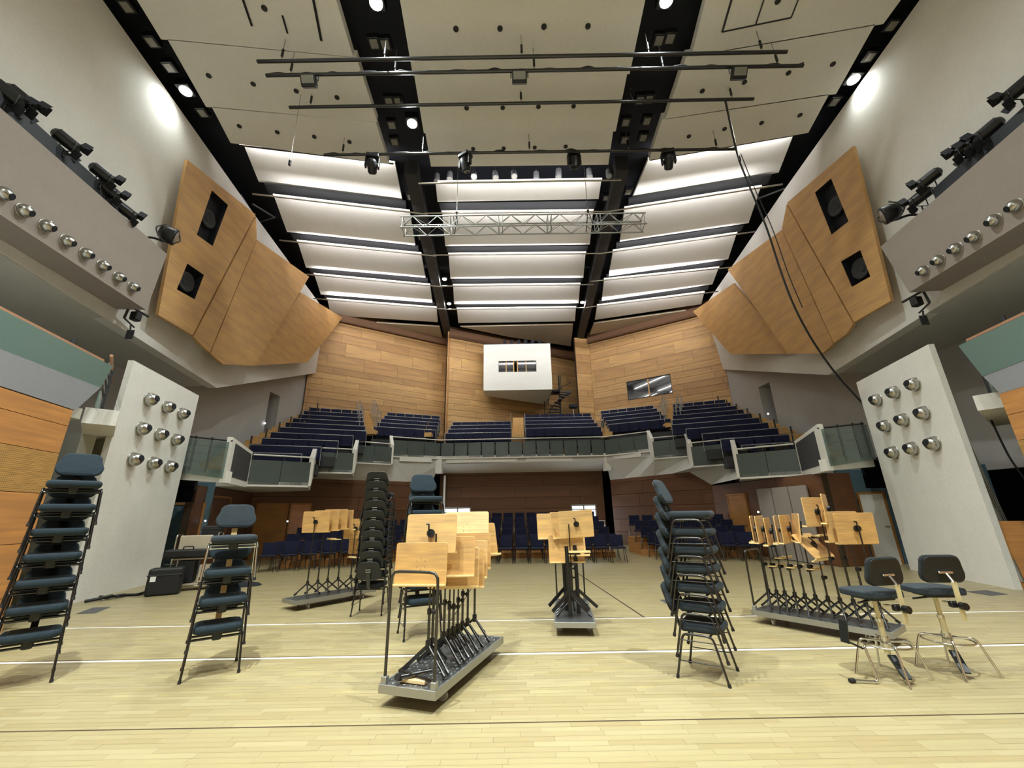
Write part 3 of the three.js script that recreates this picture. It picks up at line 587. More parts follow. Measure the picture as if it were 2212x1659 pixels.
for (const [i, p] of [[-9.636, 7.563, -6.193], [-9.68, 7.511, -6.589], [-9.73, 7.515, -7.043], [-9.781, 7.487, -7.505], [-9.831, 7.496, -7.967], [-9.882, 7.487, -8.431], [-9.934, 7.466, -8.901], [-9.985, 7.466, -9.362]].entries())
  ball(p, [0.99, 0, -0.11], [0.8, -0.25, -0.35], ordinalWord[7 - i] + ' chrome ball nozzle from the oak box end of the fascia opposite the cable', 'ball nozzles on the slotted side fascia', 0.8);
for (const [i, p] of [[10.442, 7.247, -8.922], [10.399, 7.26, -8.49], [10.355, 7.266, -8.047], [10.312, 7.259, -7.624], [10.266, 7.322, -7.163], [10.225, 7.33, -6.752]].entries())
  ball(p, [-0.99, 0, -0.1], [-0.8, -0.25, -0.35], ordinalWord[i] + ' chrome ball nozzle from the oak box end of the cable side fascia', 'ball nozzles on the cable side fascia', 0.8);

// stage spotlights with barn doors
function spot(p, aim, label, size = 1, group = 'stage spotlights along the side rails') {
  const t = thing('stage_spotlight', label, 'stage light', group, p);
  const q = new THREE.Quaternion().setFromUnitVectors(new THREE.Vector3(0, 0, 1), v3(aim).normalize());
  const b = part('body', [new THREE.CylinderGeometry(0.14, 0.15, 0.46, 14).rotateX(Math.PI / 2), lathe([[0.001, 0.09], [0.08, 0.07], [0.14, 0]], 14).rotateX(-Math.PI / 2).translate(0, 0, -0.23)], M.blackSatin, t);
  b.quaternion.copy(q); b.scale.setScalar(size);
  part('lens', [new THREE.CylinderGeometry(0.12, 0.12, 0.02, 14).rotateX(Math.PI / 2).translate(0, 0, 0.235)], M.darkGlass, b);
  for (let k = 0; k < 4; k++) { const d = part('barn_door', [box(0.24, 0.01, 0.16, 0, 0.16, 0.3).rotateX(-0.25).rotateZ(k * Math.PI / 2)], M.black, b); }
  part('yoke', [bent([[-0.19 * size, 0, 0], [-0.19 * size, -0.26 * size, 0], [0.19 * size, -0.26 * size, 0], [0.19 * size, 0, 0]], 0.012, 0.05), bar([0, -0.26 * size, 0], [0, -0.42 * size, 0], 0.018)], M.blackSatin, t);
}
const spotsL = [[-9.847, 9.699, -6.97], [-9.939, 9.71, -7.893], [-9.965, 9.471, -8.148], [-10.023, 9.323, -8.728], [-9.73, 9.578, -5.802], [-9.75, 9.713, -5.998]];
spotsL.forEach((p, i) => spot(p, [0.5, -0.35, -0.8], 'black spotlight, ' + ordinalWord[[2, 3, 1, 0, 5, 4][i]] + ' from the oak box on the rail opposite the cable', 0.95, 'spotlights over the slotted side fascia'));
const spotsR = [[10.521, 9.416, -8.207], [10.556, 9.167, -8.562], [10.423, 9.379, -7.225], [10.378, 9.312, -6.779], [10.307, 9.58, -6.066], [10.398, 9.31, -6.983]];
spotsR.forEach((p, i) => spot(p, [-0.5, -0.35, -0.8], 'black spotlight, ' + ordinalWord[[1, 0, 2, 4, 5, 3][i]] + ' from the oak box on the cable side rail', 0.95, 'spotlights over the cable side fascia'));
function armLamp(p, side, label) {
  const t = thing('arm_floodlight', label, 'stage light', null, p);
  const b = part('body', [lathe([[0.001, -0.2], [0.14, -0.2], [0.2, -0.08], [0.22, 0.1], [0.21, 0.14], [0.001, 0.14]], 18)], M.blackSatin, t);
  b.quaternion.setFromUnitVectors(new THREE.Vector3(0, 1, 0), new THREE.Vector3(side * 0.75, -0.2, -0.6).normalize());
  part('lens', [lathe([[0.001, 0.16], [0.12, 0.155], [0.19, 0.13]], 18)], M.lensOff, b);
  part('yoke', [tube([[-0.05, 0.24, 0.12], [-0.08 * side, -0.02, 0.3], [0, -0.26, 0.1], [0.1 * side, -0.05, -0.2], [0.05, 0.2, -0.2]], 0.018, 6)], M.blackSatin, t);
  part('arm', [tube([[0, -0.26, 0.1], [-0.25 * side, -0.22, 0.2], [-0.5 * side, -0.38, 0.35]], 0.03, 6)], M.blackSatin, t);
  return t;
}
armLamp([-9.983, 9.568, -9.974], 1, 'round black floodlight on a bent arm by the oak box opposite the cable').scale.setScalar(1.15);
armLamp([10.426, 9.267, -9.235], -1, 'round black floodlight with barn door on a bent arm on the cable side').scale.setScalar(1.15);
function bracketLamp(p, q, side, label) {
  const t = thing('bracket_lamp', label, 'stage light', null, p);
  part('crossbar', [bar([-0.05 * side, 0.28, 0.75], [0.05 * side, 0.2, -0.55], 0.035, 8)], M.darkGrey, t);
  part('bracket', [bar([0, 0.24, 0], [0, -0.15, 0.05], 0.03), bar([0, -0.15, 0.05], [0.1 * side, -0.32, -0.2], 0.022)], M.darkGrey, t);
  const b = part('body', [rbox(0.2, 0.26, 0.2, 0.04)], M.blackSatin, t); b.position.set(0.05 * side, 0.02, -0.2);
  part('barn_door', [box(0.2, 0.26, 0.02)], M.darkGrey, t).position.set(0.08 * side, -0.55, -0.15);
  part('stem', [bar([0.08 * side, -0.3, -0.1], [0.08 * side, -0.5, -0.15], 0.02)], M.darkGrey, t);
}
bracketLamp([-10.489, 6.991, -9.939], 0, 1, 'dark bracket lamp clamped under the grey fascia by the teal glass and wooden wall');
bracketLamp([10.903, 6.795, -9.528], 0, -1, 'dark bracket lamp clamped under the grey fascia near the end of the hanging cable');

// ---------- oak acoustic boxes with speaker openings ----------
function oakBox(label, planes, polys, holes, side) {
  const t = thing('oak_acoustic_box', label, 'acoustic panel');
  polys.forEach((p, i) => part('oak_panel', [slabTo(p, 0.1, [side, 0, 0.25], i ? [] : holes)], M.oakBox, t));
  holes.forEach((h) => {
    const c = h.reduce((s, p) => s.map((x, k) => x + p[k] / h.length), [0, 0, 0]);
    const at = (k, d) => h.map((p) => lerp3(c, p, k).map((x, j) => x - (j === 0 ? side * d : 0)));
    part('speaker_recess', [slabTo(at(1.14, 0.28), 0.03, [side, 0, 0]), slabTo(at(1.14, 0.012), 0.26, [side, 0, 0], [at(0.995, 0.012)])], M.black, t, 'black speaker recess');
    const h2 = Math.abs(h[0][1] - h[2][1]);
    const spots = h2 > 2.3 ? [0.55, -0.55] : [0];
    for (const dy of spots) {
      const cone = part('speaker_cone', [lathe([[0.001, 0.03], [0.08, 0.05], [0.09, 0.0], [0.28, 0.1], [0.34, 0.1], [0.34, 0.0], [0.001, -0.02]], 20).rotateZ(-side * Math.PI / 2).translate(c[0] - side * 0.24, c[1] + dy, c[2] - dy * 0.25)], M.darkGrey, t);
    }
  });
  return t;
}
{
  oakBox('large folded oak panel box with two speaker openings opposite the hanging cable', 0,
    [[[-10.458, 12.788, -10.335], [-10.547, 13.656, -13.889], [-10.505, 7.393, -12.207], [-10.47, 7.412, -10.807]],
     [[-10.6, 13.644, -14.011], [-10.608, 12.807, -14.33], [-10.579, 7.176, -13.164], [-10.566, 7.288, -12.652], [-10.558, 7.394, -12.317]],
     [[-10.75, 12.899, -14.538], [-10.75, 13.869, -18.896], [-10.75, 7.684, -15.882], [-10.75, 7.09, -14.129], [-10.75, 7.251, -13.428]],
     [[-11.185, 13.047, -19.105], [-11.148, 14.179, -24.227], [-11.173, 9.679, -20.74], [-11.205, 7.833, -16.261]]],
    [[[-10.488, 12.684, -11.537], [-10.51, 12.798, -12.389], [-10.504, 10.807, -12.155], [-10.485, 10.699, -11.391]], [[-10.483, 9.538, -11.326], [-10.502, 9.592, -12.081], [-10.499, 8.572, -11.953], [-10.48, 8.5, -11.191]]], 1);
  oakBox('large folded oak panel box with two speaker openings crossed by the hanging cable', 0,
    [[[10.922, 12.498, -10.012], [10.989, 13.116, -13.155], [10.96, 7.242, -11.81], [10.931, 7.245, -10.453]],
     [[11.041, 13.122, -13.264], [11.053, 12.422, -13.821], [11.033, 6.977, -12.866], [11.02, 7.037, -12.28], [11.012, 7.242, -11.912]],
     [[11.15, 12.482, -13.984], [11.15, 13.329, -18.076], [11.15, 7.551, -15.262], [11.15, 6.883, -13.609], [11.15, 7.012, -13.032]],
     [[11.737, 12.952, -18.799], [11.704, 13.77, -23.477], [11.727, 9.542, -20.283], [11.758, 7.78, -15.857]]],
    [[[10.944, 12.257, -11.052], [10.941, 10.395, -10.928], [10.957, 10.458, -11.67], [10.96, 12.367, -11.817]], [[10.94, 9.257, -10.856], [10.939, 8.281, -10.808], [10.954, 8.342, -11.517], [10.956, 9.37, -11.632]]], -1);
}

// ---------- side galleries: wooden wall, parapet and teal glass ----------
const perforated = texture(128, (u, v) => { const a = (u * 16) % 1 - 0.5, b = (v * 16) % 1 - 0.5, k = a * a + b * b < 0.05 ? 0.45 : 1, w = noise(u, v, 3, 30, 141) * 0.15 + 0.9; return [190 * k * w, 146 * k * w, 82 * k * w]; }, true, 2.2);
const perfMat = std({ map: perforated, roughness: 0.6 });
function sideGallery(name, end, near, hTop, pts, side, label) {
  const w = struct(name), dx = near[0] - end[0], dz = near[1] - end[1];
  const at = (z) => end[0] + dx * (z - end[1]) / dz;
  const rows = [[0, 0.5, M.orangeWood], [0.51, 1.28, M.orangeWood], [1.29, 2.05, M.orangeWood], [2.06, 2.72, perfMat], [2.73, 3.2, M.orangeWood], [3.21, hTop, M.orangeWood]];
  for (const [y0, y1, m] of rows) for (const [z0, z1] of [[end[1], -5.1], [-5.09, -3.2], [-3.19, -1.3], [-1.29, 1], [1.01, 4]]) {
    const a = [at(z0), z0], b = [at(z1), z1];
    part('wood_panel', [side > 0 ? wall(b, a, y0, y1, 0.08) : wall(a, b, y0, y1, 0.08)], m, w);
  }
  const [pb, pm, gt, gn, mn] = pts, ext = (p, q, z) => lerp3(p, q, (z - p[2]) / (q[2] - p[2]));
  struct(name.replace('wall', 'wall_parapet'), [slabTo([pb, pm, ext(pm, mn, 4), [at(4), pb[1], 4]], 0.12, [side, 0, 0])], M.lavender);
  const t = thing('glass_balustrade', label, 'balustrade');
  part('glass_pane', [slabTo([pm, gt, ext(gt, gn, 4), ext(pm, mn, 4)], 0.03, [side, 0, 0])], M.glassTeal, t, 'frosted teal glass');
  const lip = (p) => [p[0] - side * 0.25, p[1] + 0.12, p[2]];
  part('handrail', [beam(lip(gt), lip(ext(gt, gn, 4)), 0.07, 0.05)], M.copper, t, 'wooden handrail');
  part('clamp', [0.12, 0.4, 0.68].flatMap((u) => { const p = lerp3(pm, gt, 0.35), q = ext(gt, gn, -1), r = lerp3(p, [q[0], p[1], q[2]], u), s = lerp3(gt, q, u); return [rbox(0.1, 0.1, 0.1, 0.02, r[0] - side * 0.07, r[1], r[2]), rbox(0.1, 0.1, 0.1, 0.02, s[0] - side * 0.07, s[1] - 0.12, s[2])]; }), M.darkGrey, t);
  part('post', [0.14, 0.5].map((u) => { const q = ext(gt, gn, -2), s = lip(lerp3(gt, q, u)); return bar([s[0], s[1] - 0.6, s[2]], [s[0], s[1] + 0.14, s[2]], 0.035); }), M.darkGrey, t);
}
sideGallery('wall_side_left', [-7.84, -7], [-6.3, -1.2], 3.49, [[-7.853, 3.509, -7.051], [-7.96, 4.06, -7.46], [-8.002, 4.559, -7.609], [-7.364, 4.543, -5.207], [-7.36, 4.0, -5.2]], 1, 'teal frosted glass balustrade of the side gallery beside the seven chair stack');
sideGallery('wall_side_right', [9.3, -7.5], [8.1, -1.6], 3.62, [[9.295, 3.625, -7.477], [9.335, 4.036, -7.671], [9.388, 4.801, -7.931], [9.104, 4.807, -6.536], [9.186, 4.056, -6.942]], -1, 'teal frosted glass balustrade of the side gallery behind the tower with the cable');
// gallery floors behind the balustrades and dark backs
struct('trim_6', [deck([[-8.0, -7.3], [-6.2, 4], [-18, 4], [-18.5, -9]], 3.6, 0.2)], M.soffit);
struct('trim_7', [deck([[9.5, -7.7], [8.0, 4], [18.5, 4], [19, -9]], 3.6, 0.2)], M.soffit);
struct('wall_gallery_rear_left', [wall([-16.5, 8], [-18.2, -13], 3.6, 7.6, 0.1)], M.gallery);
struct('wall_gallery_rear_right', [wall([18.8, -13], [17.2, 8], 3.6, 7.6, 0.1)], M.gallery);
// pale bridge ends and piers seen between gallery and tower
struct('trim_8', [beam([-8.35, 3.62, -8.0], [-10.2, 3.55, -9.9], 0.5, 0.32)], M.white);
struct('trim_9', [beam([9.75, 3.62, -8.0], [11.6, 3.55, -9.4], 0.5, 0.32)], M.white);
struct('wall_pier_left', [wall([-9.3, -8.95], [-11.2, -9.9], 0, 3.5, 0.25).translate(0, 0, 0), box(0.3, 3.5, 0.3, -9.6, 1.75, -9.45)], M.curtain);
function bridgeRail(a, b, side, label) {
  const t = thing('bridge_railing', label, 'railing');
  part('glass_pane', [slabTo([[a[0], a[1] + 0.14, a[2]], [a[0], a[1] + 0.45, a[2]], [b[0], b[1] + 0.45, b[2]], [b[0], b[1] + 0.14, b[2]]], 0.02, [side, 0, 0.5])], M.glassTeal, t);
  for (const u of [0.5]) { const p = lerp3(a, b, u); part('post', [bar([p[0], p[1] + 0.15, p[2]], [p[0], p[1] + 1.25, p[2]], 0.05), bar([p[0], p[1] + 1.25, p[2]], [p[0], p[1] + 1.25, p[2] + 0.01], 0.05)], M.darkGrey, t); }
  for (const h of [0.45, 0.65, 0.85, 1.05]) part('rail', [bar([a[0], a[1] + h, a[2]], [b[0], b[1] + h, b[2]], 0.014)], M.brushed, t);
  part('handrail', [bar([a[0], a[1] + 1.22, a[2]], [b[0], b[1] + 1.22, b[2]], 0.03)], M.copper, t);
}
bridgeRail([-8.3, 3.65, -7.8], [-9.9, 3.65, -9.5], 1, 'short post and wire railing between teal glass and the tower by the cases');
bridgeRail([9.6, 3.65, -7.8], [11.2, 3.65, -9.2], -1, 'short post and wire railing between teal glass and the tower by the stools');
// pale drape behind the tower by the stools
{
  const t = thing('stage_curtain', 'pale hanging drape and black cable bundle behind the tower with the stools', 'curtain');
  const P = []; for (let k = 0; k <= 24; k++) P.push([10.0 + 0.045 * k, 0, -8.9 - 0.03 * k + 0.06 * Math.sin(k * 1.6)]);
  const pos = [], idx = []; P.forEach((p, i) => { pos.push(p[0], 0.15, p[2], p[0] - 0.05, 3.6, p[2] - 0.3); if (i) { const b = 2 * i; idx.push(b - 2, b, b + 1, b - 2, b + 1, b - 1); } });
  const g = new THREE.BufferGeometry(); g.setAttribute('position', new THREE.Float32BufferAttribute(pos, 3)); g.setIndex(idx); g.setAttribute('uv', new THREE.Float32BufferAttribute(P.flatMap((p, i) => [i * 0.05, 0, i * 0.05, 3.4]), 2)); g.computeVertexNormals();
  part('drape', [g], std({ color: 0xa8a69a, roughness: 0.95, side: THREE.DoubleSide }), t);
  part('cable', [tube([[10.75, 3.5, -9.0], [10.72, 2.6, -8.9], [10.78, 1.9, -8.8], [10.5, 1.4, -8.75]], 0.018)], M.rubber, t);
}
// long cable hanging from the lighting bar to the tower
{
  const pts = [[6.875, 13.927, -9.5], [7.648, 12.95, -10.6], [7.934, 11.789, -10.8], [8.156, 10.137, -10.8], [8.346, 8.508, -10.9], [8.553, 7.443, -11], [8.971, 6.459, -11.2], [9.62, 5.524, -11.5], [10.484, 4.729, -11.9], [10.916, 4.538, -12.2]];
  const t = thing('hanging_cable', 'long black cable drooping from the lighting bar across the oak box to the tower', 'cable');
  part('cable', [tube(pts, 0.03, 6, 90)], M.rubber, t);
  part('thin_cable', [tube(pts.slice(1, 6).map((p, i) => [p[0] + 0.08 + 0.03 * i, p[1] - 0.1, p[2] + 0.05]), 0.014, 5, 50)], M.rubber, t);
}
for (const [p, q, label] of [[[-6.573, 14.454, -9.5], [-6.652, 11.903, -9.7], 'thin drop wire with a plug end before the lit panel of the slotted bay'], [[6.916, 13.828, -9.5], [7.025, 11.751, -9.7], 'thin drop wire with a plug end beside the hanging cable']]) {
  const t = thing('drop_wire', label, 'cable'); part('wire', [bar(p, q, 0.01, 5)], M.brushed, t); part('plug', [rbox(0.07, 0.2, 0.07, 0.02, ...q)], M.blackSatin, t);
}

// ---------- balcony decks and soffits ----------
const Lp = { Do: [-8.95, -13.96], Di: [-7.4, -15.0], Co: [-8.36, -17.15], Ci: [-6.97, -17.83], Bo: [-7.54, -19.52], Bi: [-6.11, -20.49], Ao: [-6.37, -21.02], Am: [-3.99, -22.3] };
const Rp = { Do: [9.53, -13.76], Di: [8.05, -14.82], Co: [9.09, -16.82], Ci: [7.72, -17.7], Bo: [8.32, -19.37], Bi: [6.91, -20.1], Ao: [7.03, -20.89], Am: [5.01, -22.2] };
const yD = 2.8, yC = 3.52, yB = 4.18, yA = 4.66;
{
  const b = struct('floor_balcony');
  const half = (P, s) => {
    part('deck', [deck([P.Do, P.Di, P.Co, [s * 13.5, P.Co[1] - 1], [s * 13.5, -13.2]], yD, 0.16)], M.soffit, b);
    part('deck', [deck([P.Co, P.Ci, P.Bo, [s * 13.2, P.Bo[1] - 1], [s * 13.3, P.Co[1] - 0.2]], yC, 0.16)], M.soffit, b);
    part('deck', [deck([P.Bo, P.Bi, P.Ao, [s * 12.6, -25], [s * 13, P.Bo[1] - 0.2]], yB, 0.16)], M.soffit, b);
  };
  half(Lp, -1); half(Rp, 1);
  part('deck', [deck([Lp.Ao, Lp.Am, Rp.Am, Rp.Ao, [13, -25.2], [13, -34], [-13, -34], [-13, -25.2]], yA, 0.16)], M.soffit, b);
  // fascia under the centre rail with pale inset panels and pillars
  part('fascia', [beam([...[Lp.Am[0], 4.42], Lp.Am[1] - 0.15], [Rp.Am[0], 4.42, Rp.Am[1] - 0.15], 0.2, 0.36), beam([Lp.Ao[0], 4.42, Lp.Ao[1] - 0.15], [Lp.Am[0], 4.42, Lp.Am[1] - 0.15], 0.2, 0.36), beam([Rp.Am[0], 4.42, Rp.Am[1] - 0.15], [Rp.Ao[0], 4.42, Rp.Ao[1] - 0.15], 0.2, 0.36)], M.soffit, b);
  for (const [x0, x1] of [[-3.65, 0.2], [0.7, 4.6]]) part('inset_panel', [box(x1 - x0, 0.26, 0.04, (x0 + x1) / 2, 4.42, -22.29)], M.white, b, 'pale inset panel under the balcony rail');
  part('inset_panel', [beam([-5.9, 4.42, -21.2], [-4.4, 4.42, -22.03], 0.06, 0.24), beam([5.4, 4.42, -22.0], [6.6, 4.42, -21.12], 0.06, 0.24)], M.white, b);
  for (const x of [-4.05, 5.08]) part('pillar', [box(0.34, 0.9, 0.5, x, 4.2, -22.45)], M.white, b);
  part('sloping_soffit', [slabTo([[-4.1, 4.24, -22.4], [5.1, 4.24, -22.3], [5.1, 3.86, -24.0], [-4.1, 3.86, -24.0]], 0.08, [0, -1, 0.3])], M.white, b);
}
// hull-like soffits from the box fronts down to the brown walls
for (const [P, W0, W1, s] of [[Lp, [-10.983, -17.6], [-4.42, -22.4], -1], [Rp, [8.586, -18.2], [5.3, -22.9], 1]]) {
  const F = [[P.Di, 2.66], [P.Co, 3.36], [P.Ci, 3.36], [P.Bo, 4.02], [P.Bi, 4.02], [P.Ao, 4.4], [P.Am, 4.22]], pos = [], uv = [];
  const pt = (i, back) => back ? (() => { const u = i / 6; return [W0[0] + (W1[0] - W0[0]) * u, i === 0 ? 2.66 : 3.28, W0[1] + (W1[1] - W0[1]) * u]; })() : [F[i][0][0], F[i][1], F[i][0][1]];
  const tri = (a, b, c) => { for (const q of s < 0 ? [a, b, c] : [a, c, b]) { pos.push(...q); uv.push(q[0], q[2]); } };
  for (let i = 0; i < 6; i++) { tri(pt(i), pt(i + 1), pt(i, 1)); tri(pt(i + 1), pt(i + 1, 1), pt(i, 1)); }
  const g = new THREE.BufferGeometry(); g.setAttribute('position', new THREE.Float32BufferAttribute(pos, 3)); g.setAttribute('uv', new THREE.Float32BufferAttribute(uv, 2)); g.computeVertexNormals();
  const m = M.soffit.clone(); m.side = THREE.DoubleSide; struct('trim_hull', [g], m);
}
// ---------- stepped boxes: glass fronts, rails, white fins ----------
function boxFront(a, b, y, label, n, glass = M.glassGrey) {
  const t = thing('balcony_balustrade', label, 'balustrade');
  const A = [a[0], y, a[1]], B = [b[0], y, b[1]];
  for (let k = 0; k < n; k++) {
    const p = lerp3(A, B, k / n + 0.004), q = lerp3(A, B, (k + 1) / n - 0.004);
    part('glass_pane', [slabTo([[p[0], y - 0.12, p[2]], [q[0], y - 0.12, q[2]], [q[0], y + 0.72, q[2]], [p[0], y + 0.72, p[2]]], 0.02, [0, 0, 1])], glass, t);
  }
  part('handrail', [bar([A[0], y + 0.9, A[2] - 0.06], [B[0], y + 0.9, B[2] - 0.06], 0.028)], M.white, t, 'pale round handrail');
  part('base_strip', [beam([A[0], y - 0.14, A[2] + 0.01], [B[0], y - 0.14, B[2] + 0.01], 0.12, 0.06)], M.white, t);
  const ps = []; for (let k = 0; k <= n; k++) { const p = lerp3(A, B, k / n); ps.push(bar([p[0], y, p[2] - 0.1], [p[0], y + 0.86, p[2] - 0.1], 0.018, 5)); }
  part('bracket', ps, M.darkGrey, t);
  return t;
}
boxFront(Lp.Do, Lp.Di, yD, 'lowest glass fronted box beside the framed grey panel on the pinkish door side', 2);
boxFront(Lp.Co, Lp.Ci, yC, 'middle stepped glass box on the side of the brown lit door', 2);
boxFront(Lp.Bo, Lp.Bi, yB, 'upper stepped glass box next to the long glass rail on the pinkish door side', 2);
boxFront(Lp.Ao, Lp.Am, yA, 'angled glass rail section on the brown lit door side of the balcony front', 3);
boxFront(Lp.Am, Rp.Am, yA, 'long straight glass rail of many panes along the balcony front', 12);
boxFront(Rp.Am, Rp.Ao, yA, 'angled glass rail section on the grey sliding panel side of the balcony front', 3);
boxFront(Rp.Bi, Rp.Bo, yB, 'upper stepped glass box next to the long glass rail above the single tilted chair stack', 2);
boxFront(Rp.Ci, Rp.Co, yC, 'middle stepped glass box above the grey sliding panels side', 2);
boxFront(Rp.Di, Rp.Do, yD, 'lowest glass fronted box holding black equipment beside the framed grey panel', 2);
function fin(a, b, y0, y1, label) {
  const d = [b[0] - a[0], b[1] - a[1]], L = Math.hypot(...d), n = [-d[1] / L * 0.08, d[0] / L * 0.08];
  const m = single('box_divider', [slabTo([[a[0] + n[0], y0 - 0.12, a[1] + n[1]], [a[0] + n[0], y0 + 0.86, a[1] + n[1]], [b[0] + n[0], y1 + 0.95, b[1] + n[1]], [b[0] + n[0], y1 - 0.1, b[1] + n[1]]], 0.16, [n[0], 0, n[1]])], M.white, label, 'divider');
}
fin(Lp.Di, Lp.Co, yD, yC, 'white divider fin beside the lowest glass box on the lit brown door side');
fin(Lp.Ci, Lp.Bo, yC, yB, 'white divider fin between middle and upper boxes on the lit brown door side');
fin(Lp.Bi, Lp.Ao, yB, yA, 'white divider fin ending the long rail on the lit brown door side');
fin(Rp.Di, Rp.Co, yD, yC, 'white divider fin beside the lowest glass box with the equipment');
fin(Rp.Ci, Rp.Bo, yC, yB, 'white divider fin between middle and upper boxes on the equipment side');
fin(Rp.Bi, Rp.Ao, yB, yA, 'white divider fin ending the long rail on the equipment side');
// framed grey end panels and bridges to the towers
function endPanel(a, b, label, label2, c, side) {
  const t = thing('end_panel', label, 'panel');
  const y = yD, P = (p, q, u, h) => { const r = lerp3([p[0], 0, p[1]], [q[0], 0, q[1]], u); return [r[0], h, r[2]]; };
  part('frame', [slabTo([P(a, b, 0, y - 0.2), P(a, b, 1, y - 0.2), P(a, b, 1, y + 1.12), P(a, b, 0, y + 0.98)], 0.14, [-side, 0, 0.6])], M.white, t);
  part('infill', [slabTo([P(a, b, 0.04, y - 0.02), P(a, b, 0.84, y + 0.0), P(a, b, 0.84, y + 0.98), P(a, b, 0.04, y + 0.88)], 0.16, [-side, 0, 0.6]).translate(-side * 0.02, 0, 0.03)], M.screen, t, 'dark grey infill');
  const r = thing('bridge_railing', label2, 'railing');
  const A = [b[0], y, b[1]], B = [c[0], y + 0.25, c[1]];
  part('fascia', [slabTo([[A[0], y - 0.2, A[2]], [A[0], y + 0.12, A[2]], [B[0], B[1] + 0.12, B[2]], [B[0], B[1] - 0.3, B[2]]], 0.2, [-side, 0, 0.8])], M.white, r, 'white bridge edge');
  part('glass_pane', [0, 1, 2].map((k) => { const p = lerp3(A, B, k / 3 + 0.01), q = lerp3(A, B, (k + 1) / 3 - 0.01); return slabTo([[p[0], p[1] - 0.1, p[2] + 0.12], [p[0], p[1] + 0.95, p[2] + 0.12], [q[0], q[1] + 0.95, q[2] + 0.12], [q[0], q[1] - 0.1, q[2] + 0.12]], 0.02, [-side, 0, 0.8]); }), M.glass, r);
  for (const u of [0.08, 0.42, 0.76, 0.97]) { const p = lerp3(A, B, u); part('post', [bar(p, [p[0], p[1] + 1.05, p[2]], 0.03)], M.darkGrey, r); }
  part('handrail', [bar([A[0], A[1] + 1.0, A[2]], [B[0], B[1] + 1.0, B[2]], 0.025)], M.darkGrey, r);
  part('wire', [0.3, 0.55, 0.78].map((h) => bar([A[0], A[1] + h, A[2]], [B[0], B[1] + h, B[2]], 0.008, 4)), M.brushed, r);
}
endPanel(Lp.Do, [-8.33, -11.95], 'white framed dark grey panel ending the balcony by the tower with the cases', 'glass bridge railing with dark posts behind the tower with the cases', [-10.1, -12.35], -1);
endPanel(Rp.Do, [8.8, -11.6], 'white framed dark grey panel ending the balcony by the tower with the stools', 'glass bridge railing with dark posts behind the tower with the stools', [10.75, -12.3], 1);
// black equipment in the lowest box
for (const [u, w, h, label] of [[0.2, 0.5, 0.3, 'low black mixing device in the lowest glass box'], [0.5, 0.4, 0.42, 'black square flight case in the lowest glass box'], [0.8, 0.5, 0.44, 'open silver edged flight case in the lowest glass box']]) {
  const p = lerp3([Rp.Di[0], yD, Rp.Di[1]], [Rp.Do[0], yD, Rp.Do[1]], u), t = thing('equipment_case', label, 'case', null, [p[0] + 0.2, yD + 0.55, p[2] - 0.35], 0.6);
  part('body', [rbox(w, h, 0.3, 0.02, 0, h / 2, 0)], M.blackSatin, t); part('edge_frame', [box(w + 0.02, 0.02, 0.32, 0, h, 0), box(w + 0.02, 0.02, 0.32, 0, 0.01, 0)], M.alu, t); part('table_leg', [bar([-w / 2, 0, 0], [-w / 2, -0.55, 0], 0.015), bar([w / 2, 0, 0], [w / 2, -0.55, 0], 0.015)], M.darkGrey, t);
}

// ---------- balcony seats ----------
const seatGeo = join([rbox(0.54, 0.56, 0.08, 0.03, 0, -0.28, 0, 1).rotateX(-0.12), rbox(0.47, 0.12, 0.4, 0.03, 0, -0.5, 0.22, 1).rotateX(0.1), box(0.04, 0.3, 0.3, 0.265, -0.5, 0.12)]);
const tiers = struct('floor_balcony_tiers');
let seatCount = 0;
function seatRow(x0, z0, x1, z1, yTop, row, from, block, group, rail = true, flip = false) {
  const L = Math.hypot(x1 - x0, z1 - z0), n = Math.max(1, Math.round(L / 0.56)), turn = Math.atan2(-(z1 - z0), x1 - x0);
  for (let k = 0; k < n; k++) {
    const u = (k + 0.5) / n, m = lit(new THREE.Mesh(seatGeo, M.navy)); m.name = numbered('theatre_seat'); scene.add(m); seatCount++;
    m.position.set(x0 + (x1 - x0) * u, yTop, z0 + (z1 - z0) * u); m.rotation.y = turn; tag(m, 'navy theatre seat, ' + ordinalWord[flip ? n - 1 - k : k] + ' from the ' + from + ', ' + row + ' row, ' + block, 'seat', group);
  }
  part('tier', [beam([x0, yTop - 1.02, z0 + 0.2], [x1, yTop - 1.02, z1 + 0.2], 0.95, 0.4)], M.darkGrey, tiers);
  if (rail) {
    const t = thing('row_rail', 'thin pale rail before the ' + row + ' row of the ' + block, 'rail', 'rails before ' + group);
    const f = 0.42, a = [x0 + Math.sin(turn) * f, yTop - 0.1, z0 + Math.cos(turn) * f], b = [x1 + Math.sin(turn) * f, yTop - 0.1, z1 + Math.cos(turn) * f];
    part('bar', [bar(a, b, 0.016, 6)], M.alu, t); part('post', [bar(a, [a[0], a[1] - 0.75, a[2]], 0.016, 5), bar(b, [b[0], b[1] - 0.75, b[2]], 0.016, 5)], M.alu, t);
  }
}
